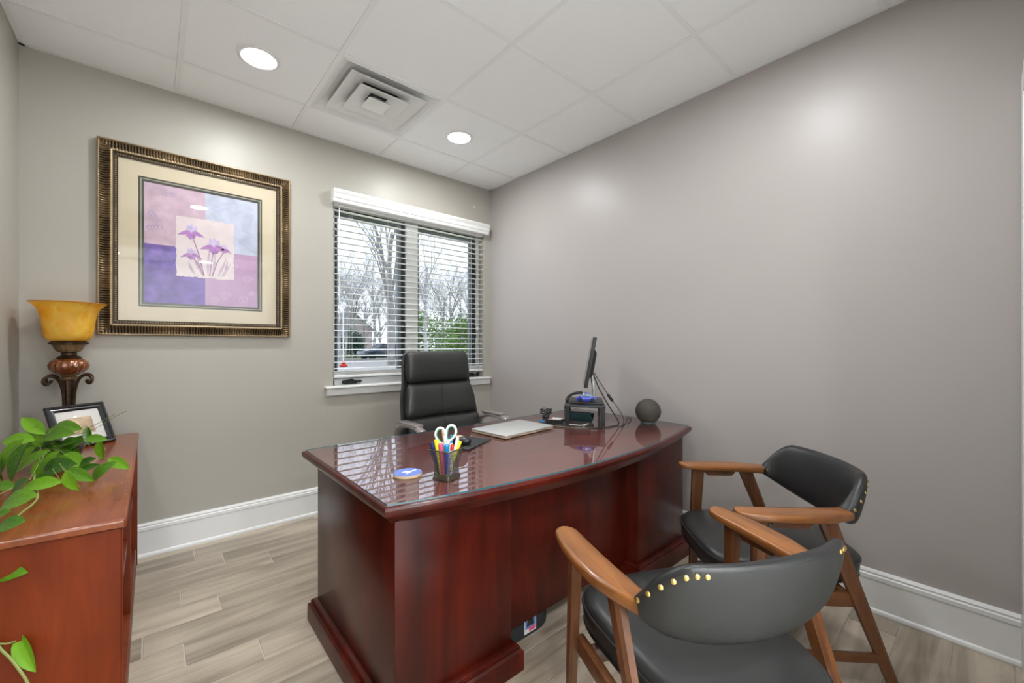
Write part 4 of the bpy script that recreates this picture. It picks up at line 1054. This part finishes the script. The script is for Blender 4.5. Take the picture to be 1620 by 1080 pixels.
        def on(a, c, z): t_ = (a[2] - z) / a[2]; return Vector((a[0] + (c[0] - a[0]) * t_, a[1] + (c[1] - a[1]) * t_, z))
        a = on(FT, FB, .20); c = on(RT, RB, .20)
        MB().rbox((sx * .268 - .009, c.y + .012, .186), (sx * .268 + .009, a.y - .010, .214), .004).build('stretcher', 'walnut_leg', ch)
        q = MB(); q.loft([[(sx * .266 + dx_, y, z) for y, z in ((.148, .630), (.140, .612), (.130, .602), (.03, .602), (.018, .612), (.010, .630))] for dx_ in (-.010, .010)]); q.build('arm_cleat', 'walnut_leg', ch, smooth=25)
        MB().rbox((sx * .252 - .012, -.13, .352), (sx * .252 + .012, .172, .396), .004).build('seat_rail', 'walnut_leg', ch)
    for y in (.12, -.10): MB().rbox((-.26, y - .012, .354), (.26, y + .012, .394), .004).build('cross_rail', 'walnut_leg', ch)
    return ch
armchair('walnut armchair with black seat nearest the camera, its back turned', (-1.383, -2.626, 0), R(-24.5))
armchair('walnut armchair with black seat between the desk and the right wall', (-.640, -2.550, 0), R(45.2))

# ------------------------------------------------------------------ credenza
CZ = .71
cr = thing('credenza', 'low cherry wood open credenza along the left wall', 'credenza', (-2.69, -.8, 0))
CO = Vector((-2.69, -.8, 0))
def cpoly(d): return [(-2.900 - CO.x, -.072 - d - CO.y), (-2.900 - CO.x, -1.508 + d - CO.y), (-2.479 - d - CO.x, -1.556 + d - CO.y), (-2.474 - d - CO.x, -1.550 + d - CO.y), (-2.474 - d - CO.x, -.072 - d - CO.y)]
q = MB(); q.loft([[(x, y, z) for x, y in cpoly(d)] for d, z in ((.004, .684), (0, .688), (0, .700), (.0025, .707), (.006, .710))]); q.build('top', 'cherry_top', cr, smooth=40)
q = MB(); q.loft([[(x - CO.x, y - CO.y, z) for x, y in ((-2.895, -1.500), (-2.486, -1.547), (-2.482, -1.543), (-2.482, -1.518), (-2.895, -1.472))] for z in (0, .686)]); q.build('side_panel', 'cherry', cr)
MB().rbox((-2.895 - CO.x, -.100 - CO.y, 0), (-2.480 - CO.x, -.076 - CO.y, .686), .003).build('side_panel', 'cherry', cr)
MB().rbox((-2.890 - CO.x, -.815 - CO.y, .09), (-2.486 - CO.x, -.791 - CO.y, .686), .003).build('divider', 'cherry', cr)
MB().rbox((-2.890 - CO.x, -1.505 - CO.y, .075), (-2.486 - CO.x, -.098 - CO.y, .097), .002).build('bottom_board', 'cherry', cr)
MB().rbox((-2.500 - CO.x, -1.515 - CO.y, .0), (-2.484 - CO.x, -.10 - CO.y, .076), .002).build('kick_board', 'cherry', cr)
MB().box((-2.900 - CO.x, -1.49 - CO.y, .02), (-2.889 - CO.x, -.09 - CO.y, .686)).build('back_panel', 'cherry', cr)
for y0, y1 in ((-1.505, -.816), (-.790, -.10)): MB().rbox((-2.888 - CO.x, y0 - CO.y, .375), (-2.496 - CO.x, y1 - CO.y, .397), .002).build('shelf', 'cherry', cr)

# torch lamp
lm = thing('torch_lamp', 'table lamp with amber glass bowl and bronze scroll stem', 'lamp', (-2.727, -.150, CZ)); lm.scale = (1.045, 1.045, 1.012)
MB().lathe([(.066, 0), (.068, .006), (.064, .016), (.055, .022), (.050, .032), (.030, .040), (.022, .050)], 32).build('base', 'lamp_bronze', lm)
q = MB(); q.lathe([(.010, .045), (.013, .12), (.016, .20), (.019, .285), (.021, .300)], 20, rib=.06, nr=10); q.build('stem', 'lamp_bronze', lm)
MB().lathe([(.020, .296), (.030, .305), (.031, .312), (.020, .318), (.034, .323), (.036, .328)], 24).build('collar', 'lamp_gold', lm)
MB().lathe([(.032, .326), (.047, .334), (.062, .350), (.067, .368), (.062, .386), (.048, .399), (.034, .404)], 60, rib=.035, nr=18).build('ribbed_ball', 'lamp_amber', lm)
MB().lathe([(.042, .403), (.045, .407), (.036, .412), (.026, .420), (.026, .430), (.034, .436)], 30).build('neck', 'lamp_bronze', lm)
MB().lathe([(.036, .434), (.044, .445), (.052, .463), (.054, .470)], 48, rib=.025, nr=16).build('leaf_cup', 'lamp_gold', lm)
MB().lathe([(.054, .468), (.066, .471), (.067, .477), (.060, .481), (.057, .488), (.040, .49)], 36).build('shade_holder', 'lamp_bronze', lm)
for a0 in (20, 140, 260) if False else (-41, 139, 49, 229):
    a = R(a0); rp_ = [(.030, .05), (.022, .12), (.022, .20), (.030, .262), (.048, .305), (.075, .322), (.100, .316), (.108, .298), (.098, .284), (.085, .287), (.083, .296)]
    q = MB(); pp = smoothpath([(r_ * math.cos(a), r_ * math.sin(a), z) for r_, z in rp_], 4); q.tube(pp, [.0062] * (len(pp) - 6) + [.006, .0056, .0054, .006, .0072, .0078], 8); q.build('scroll', 'lamp_bronze', lm)
sh = [(.040, .486), (.062, .488), (.074, .497), (.081, .515), (.085, .545), (.088, .580), (.094, .615), (.105, .645), (.122, .663), (.129, .668)]
inn = [(.125, .669), (.119, .660), (.102, .642), (.091, .613), (.085, .580), (.082, .545), (.078, .517), (.070, .500), (.040, .490)]
q = MB(); q.lathe(sh, 48, caps=(True, False)); q.lathe(inn, 48, caps=(False, True)); shd = q.build('bowl_shade', 'shade_amber', lm)
MB().lathe([(.1285, .6665), (.1305, .6685), (.1285, .6705), (.1245, .6695)], 48, caps=(False, False)).build('rim', 'shade_rim', shd)

# photo frame
wv = Vector((.788, .616, 0))
pf = thing('photo_frame', 'small black photo frame with white mat leaning on the credenza', 'photo frame', (-2.561 - .788 * .112, -.263 - .616 * .112, CZ), math.atan2(.616, .788))
# local: x along the width, -y towards the viewer; leaned back
TL = Matrix.Rotation(R(-24), 4, 'X')
def pr_(x0, x1, z0, z1, y0, y1, name, mat, par=pf, r_=.003):
    return MB().rbox((x0, y0, z0), (x1, y1, z1), r_, 2, mat=TL).build(name, mat, par)
W_, H_, B_ = .112, .205, .028
def moulding(side):
    prof = [(0, 0), (0, -.014), (.004, -.017), (.010, -.016), (.013, -.012), (.018, -.012), (.022, -.014), (.028, -.009), (.028, 0)]
    rings = []
    cs = {'b': ((-W_, 0), (W_, 0), (0, 1)), 't': ((-W_, H_), (W_, H_), (0, -1)), 'l': ((-W_, 0), (-W_, H_), (1, 0)), 'r': ((W_, 0), (W_, H_), (-1, 0))}[side]
    for e_, (cx_, cz_) in enumerate(cs[:2]):
        ring = []
        for u, d in prof:
            x = cx_ + u * (1 if cx_ < 0 else -1); z = cz_ + u * (1 if cz_ == 0 else -1)
            ring.append(TL @ Vector((x, d, z)))
        rings.append(ring)
    q = MB(); q.loft(rings); q.build('moulding', 'frame_black', pf, smooth=30)
for s_ in 'btlr': moulding(s_)
pr_(-W_ + .02, W_ - .02, .02, H_ - .02, -.006, -.001, 'mount', 'paper', r_=.0005)
pr_(-.048, .048, .062, .143, -.0075, -.0055, 'photo', 'photo_tan', r_=.0003)
pr_(-W_ + .024, W_ - .024, .024, H_ - .024, -.0095, -.0085, 'glass', 'picture_glass', r_=.0003)
q = MB(); q.loft([[(x, .004, .0), (x, .012, .0), (x, .070, .150), (x, .062, .152)] for x in (-.03, .03)])
q = MB(); q.loft([[(x, .090, .002), (x, .095, .002), (x, .052, .104), (x, .047, .102)] for x in (-.03, .03)]); q.build('easel', 'black_matte', pf)

# ------------------------------------------------------------------ plant in a glass bowl
VP = Vector((-2.682, -.690, CZ))
pt = thing('potted_vine', 'trailing green vine in a cut glass bowl on the credenza', 'plant', VP)
q = MB(); q.lathe([(.034, 0), (.040, .004), (.046, .03), (.056, .06), (.060, .088), (.0575, .088), (.052, .06), (.042, .03), (.034, .010), (.001, .010)], 18, caps=(True, True)); q.build('bowl', 'vase_glass', pt, smooth=5)
MB().lathe([(.030, .011), (.040, .03), (.050, .06), (.052, .070), (.001, .074)], 18).build('soil', 'soil', pt)
def leaf_mesh(L, W, fold, curl):
    q = MB(); v = []; n_ = 8
    for i in range(n_ + 1):
        t_ = i / n_; w_ = W * .5 * (math.sin(math.pi * t_ ** .85)) ** .8 if 0 < t_ < 1 else .0004
        z = curl * L * (t_ - t_ * t_ * 1.5)
        for k in (-1, -.5, 0, .5, 1): v.append((L * t_, w_ * k, z + fold * w_ * abs(k)))
    f = [(i * 5 + j, i * 5 + j + 1, i * 5 + j + 6, i * 5 + j + 5) for i in range(n_) for j in range(4)]
    q.add(v, f)
    rb = MB(); v2 = []
    for i in range(n_):
        t_ = i / n_; z = curl * L * (t_ - t_ * t_ * 1.5) + .0006
        v2 += [(L * t_, -.0009, z), (L * t_, .0009, z)]
    rb.add(v2, [(2 * i, 2 * i + 1, 2 * i + 3, 2 * i + 2) for i in range(n_ - 1)])
    return q.mesh('leaf', 'leaf', 80), rb.mesh('midrib', 'leaf_rib', 0)
LM = [leaf_mesh(1, .42, .35, .12), leaf_mesh(1, .48, .22, .22), leaf_mesh(1, .36, .5, .05)]
upv = Vector((0, 0, 1))
HYp = 546.27
def wpt(u, v, s): return camp + (fwv + rgv * ((u - 810) / 656.195) - upv * ((v - HYp) / 656.195)) * s
def surf(v): return (camp.z - CZ) * 656.195 / max(v - HYp, 1)
leaves = [(52, 673, 38, 145, 0), (27, 696, 38, 178, 1), (44, 703, 36, 205, 0), (67, 716, 40, -10, 2), (103, 679, 52, 6, 0), (92, 688, 42, 12, 1), (122, 701, 38, 32, 0), (97, 707, 32, -22, 2), (113, 716, 34, -22, 0), (73, 728, 32, -32, 1),
          (88, 741, 58, 20, 1), (15, 735, 58, 238, 0), (28, 741, 52, 252, 0), (1, 743, 34, 95, 1), (140, 690, 26, -72, 2), (152, 694, 24, -2, 1), (160, 712, 28, -86, 0), (136, 732, 30, 30, 1), (140, 741, 28, 22, 0), (163, 744, 34, 42, 1),
          (188, 733, 32, -22, 0), (126, 752, 42, -17, 2), (112, 761, 30, -52, 1), (66, 766, 42, 182, 0), (28, 773, 42, 215, 1), (3, 770, 34, 182, 0), (25, 793, 58, 195, 1), (2, 814, 26, 200, 0), (14, 830, 42, 192, 1), (60, 690, 30, 95, 0), (80, 700, 30, 60, 1), (40, 722, 34, 230, 2), (100, 730, 34, -8, 0), (62, 748, 34, 260, 0), (50, 712, 36, 165, 1), (85, 716, 36, -40, 0), (58, 700, 40, 120, 1), (75, 690, 40, 40, 0), (96, 722, 40, 5, 1), (50, 730, 44, 215, 0), (78, 738, 40, 240, 1), (110, 700, 36, 15, 2), (36, 715, 40, 190, 0), (118, 728, 36, -25, 1),
          (14, 907, 44, 8, 1), (42, 1032, 56, -48, 2)]
rg = random.Random(21); bases = []
for u, v, L, ang, mi in leaves:
    s_ = min(1.60, .94 * surf(v + abs(L * .3)))
    if v < 735: s_ = min(s_, 1.60 + rg.uniform(-.07, .03))
    if v > 880: s_ = 1.02
    if u < 35 and v < 780: s_ = min(s_, 1.44)
    a = R(ang); dimg = rgv * math.cos(a) + upv * math.sin(a)
    Lw = L * s_ / 656.195 * 1.25
    d = (dimg + fwv * rg.uniform(-.25, .1)).normalized()
    nrm = (-fwv * .75 + upv * .65 + rgv * rg.uniform(-.3, .3)); nrm = (nrm - d * nrm.dot(d)).normalized()
    yv = nrm.cross(d).normalized()
    c = wpt(u, v, s_); base = c - d * (Lw / 2)
    mt = Matrix((d, yv, nrm)).transposed().to_4x4(); mt.translation = base - VP
    mt = mt @ Matrix.Scale(Lw, 4)
    zmin = min((mt @ Vector((x, y, 0))).z for x in (0, 1, .5) for y in (0, .2, -.2))
    if zmin < .006 and v < 880: mt.translation.z += .006 - zmin
    lf, rb_ = LM[mi]
    o = link('leaf', lf, pt); o.matrix_basis = mt
    link('midrib', rb_, o)
    bases.append((Vector(mt.translation), v, u))
# stems: from the bowl to each nearby leaf, plus the long trailing vines
hub = wpt(70, 712, 1.60) - VP
for bpt, v, u in bases:
    if v > 790 or u < 20: continue
    o_ = Vector((rg.uniform(-.025, .025), rg.uniform(-.025, .025), rg.uniform(-.01, .02))); mid = (hub + o_).lerp(bpt, .55) + Vector((0, 0, .006))
    MB().tube(smoothpath([hub + o_, mid, bpt], 4), .0009, 5).build('stem', 'stem', pt)
def vine(pts, r_=.0026): MB().tube(smoothpath([wpt(*p) - VP for p in pts], 5), r_, 6).build('vine', 'stem', pt)
vine([(66, 700, 1.60), (60, 735, 1.45), (54, 758, 1.32), (60, 783, 1.22), (52, 797, 1.17), (35, 810, 1.12), (15, 828, 1.06), (-5, 842, 1.02), (-40, 880, .98)])
vine([(40, 765, 1.30), (20, 772, 1.27), (-8, 785, 1.22)], .002); vine([(58, 787, 1.21), (45, 783, 1.21), (30, 790, 1.19)], .002)
vine([(-40, 880, .98), (-15, 950, 1.0), (-5, 1015, 1.0), (20, 1045, 1.0), (45, 1082, 1.0), (60, 1130, 1.02)], .003); vine([(-5, 1017, 1.0), (10, 1018, 1.0), (24, 1014, 1.02)], .002); vine([(-30, 900, .98), (-8, 909, 1.02)], .002)
vine([(108, 690, 1.58), (125, 683, 1.56), (150, 672, 1.52), (172, 660, 1.48), (182, 655, 1.46)], .0009); vine([(118, 688, 1.58), (150, 678, 1.54), (180, 660, 1.50), (200, 650, 1.46)], .0009)
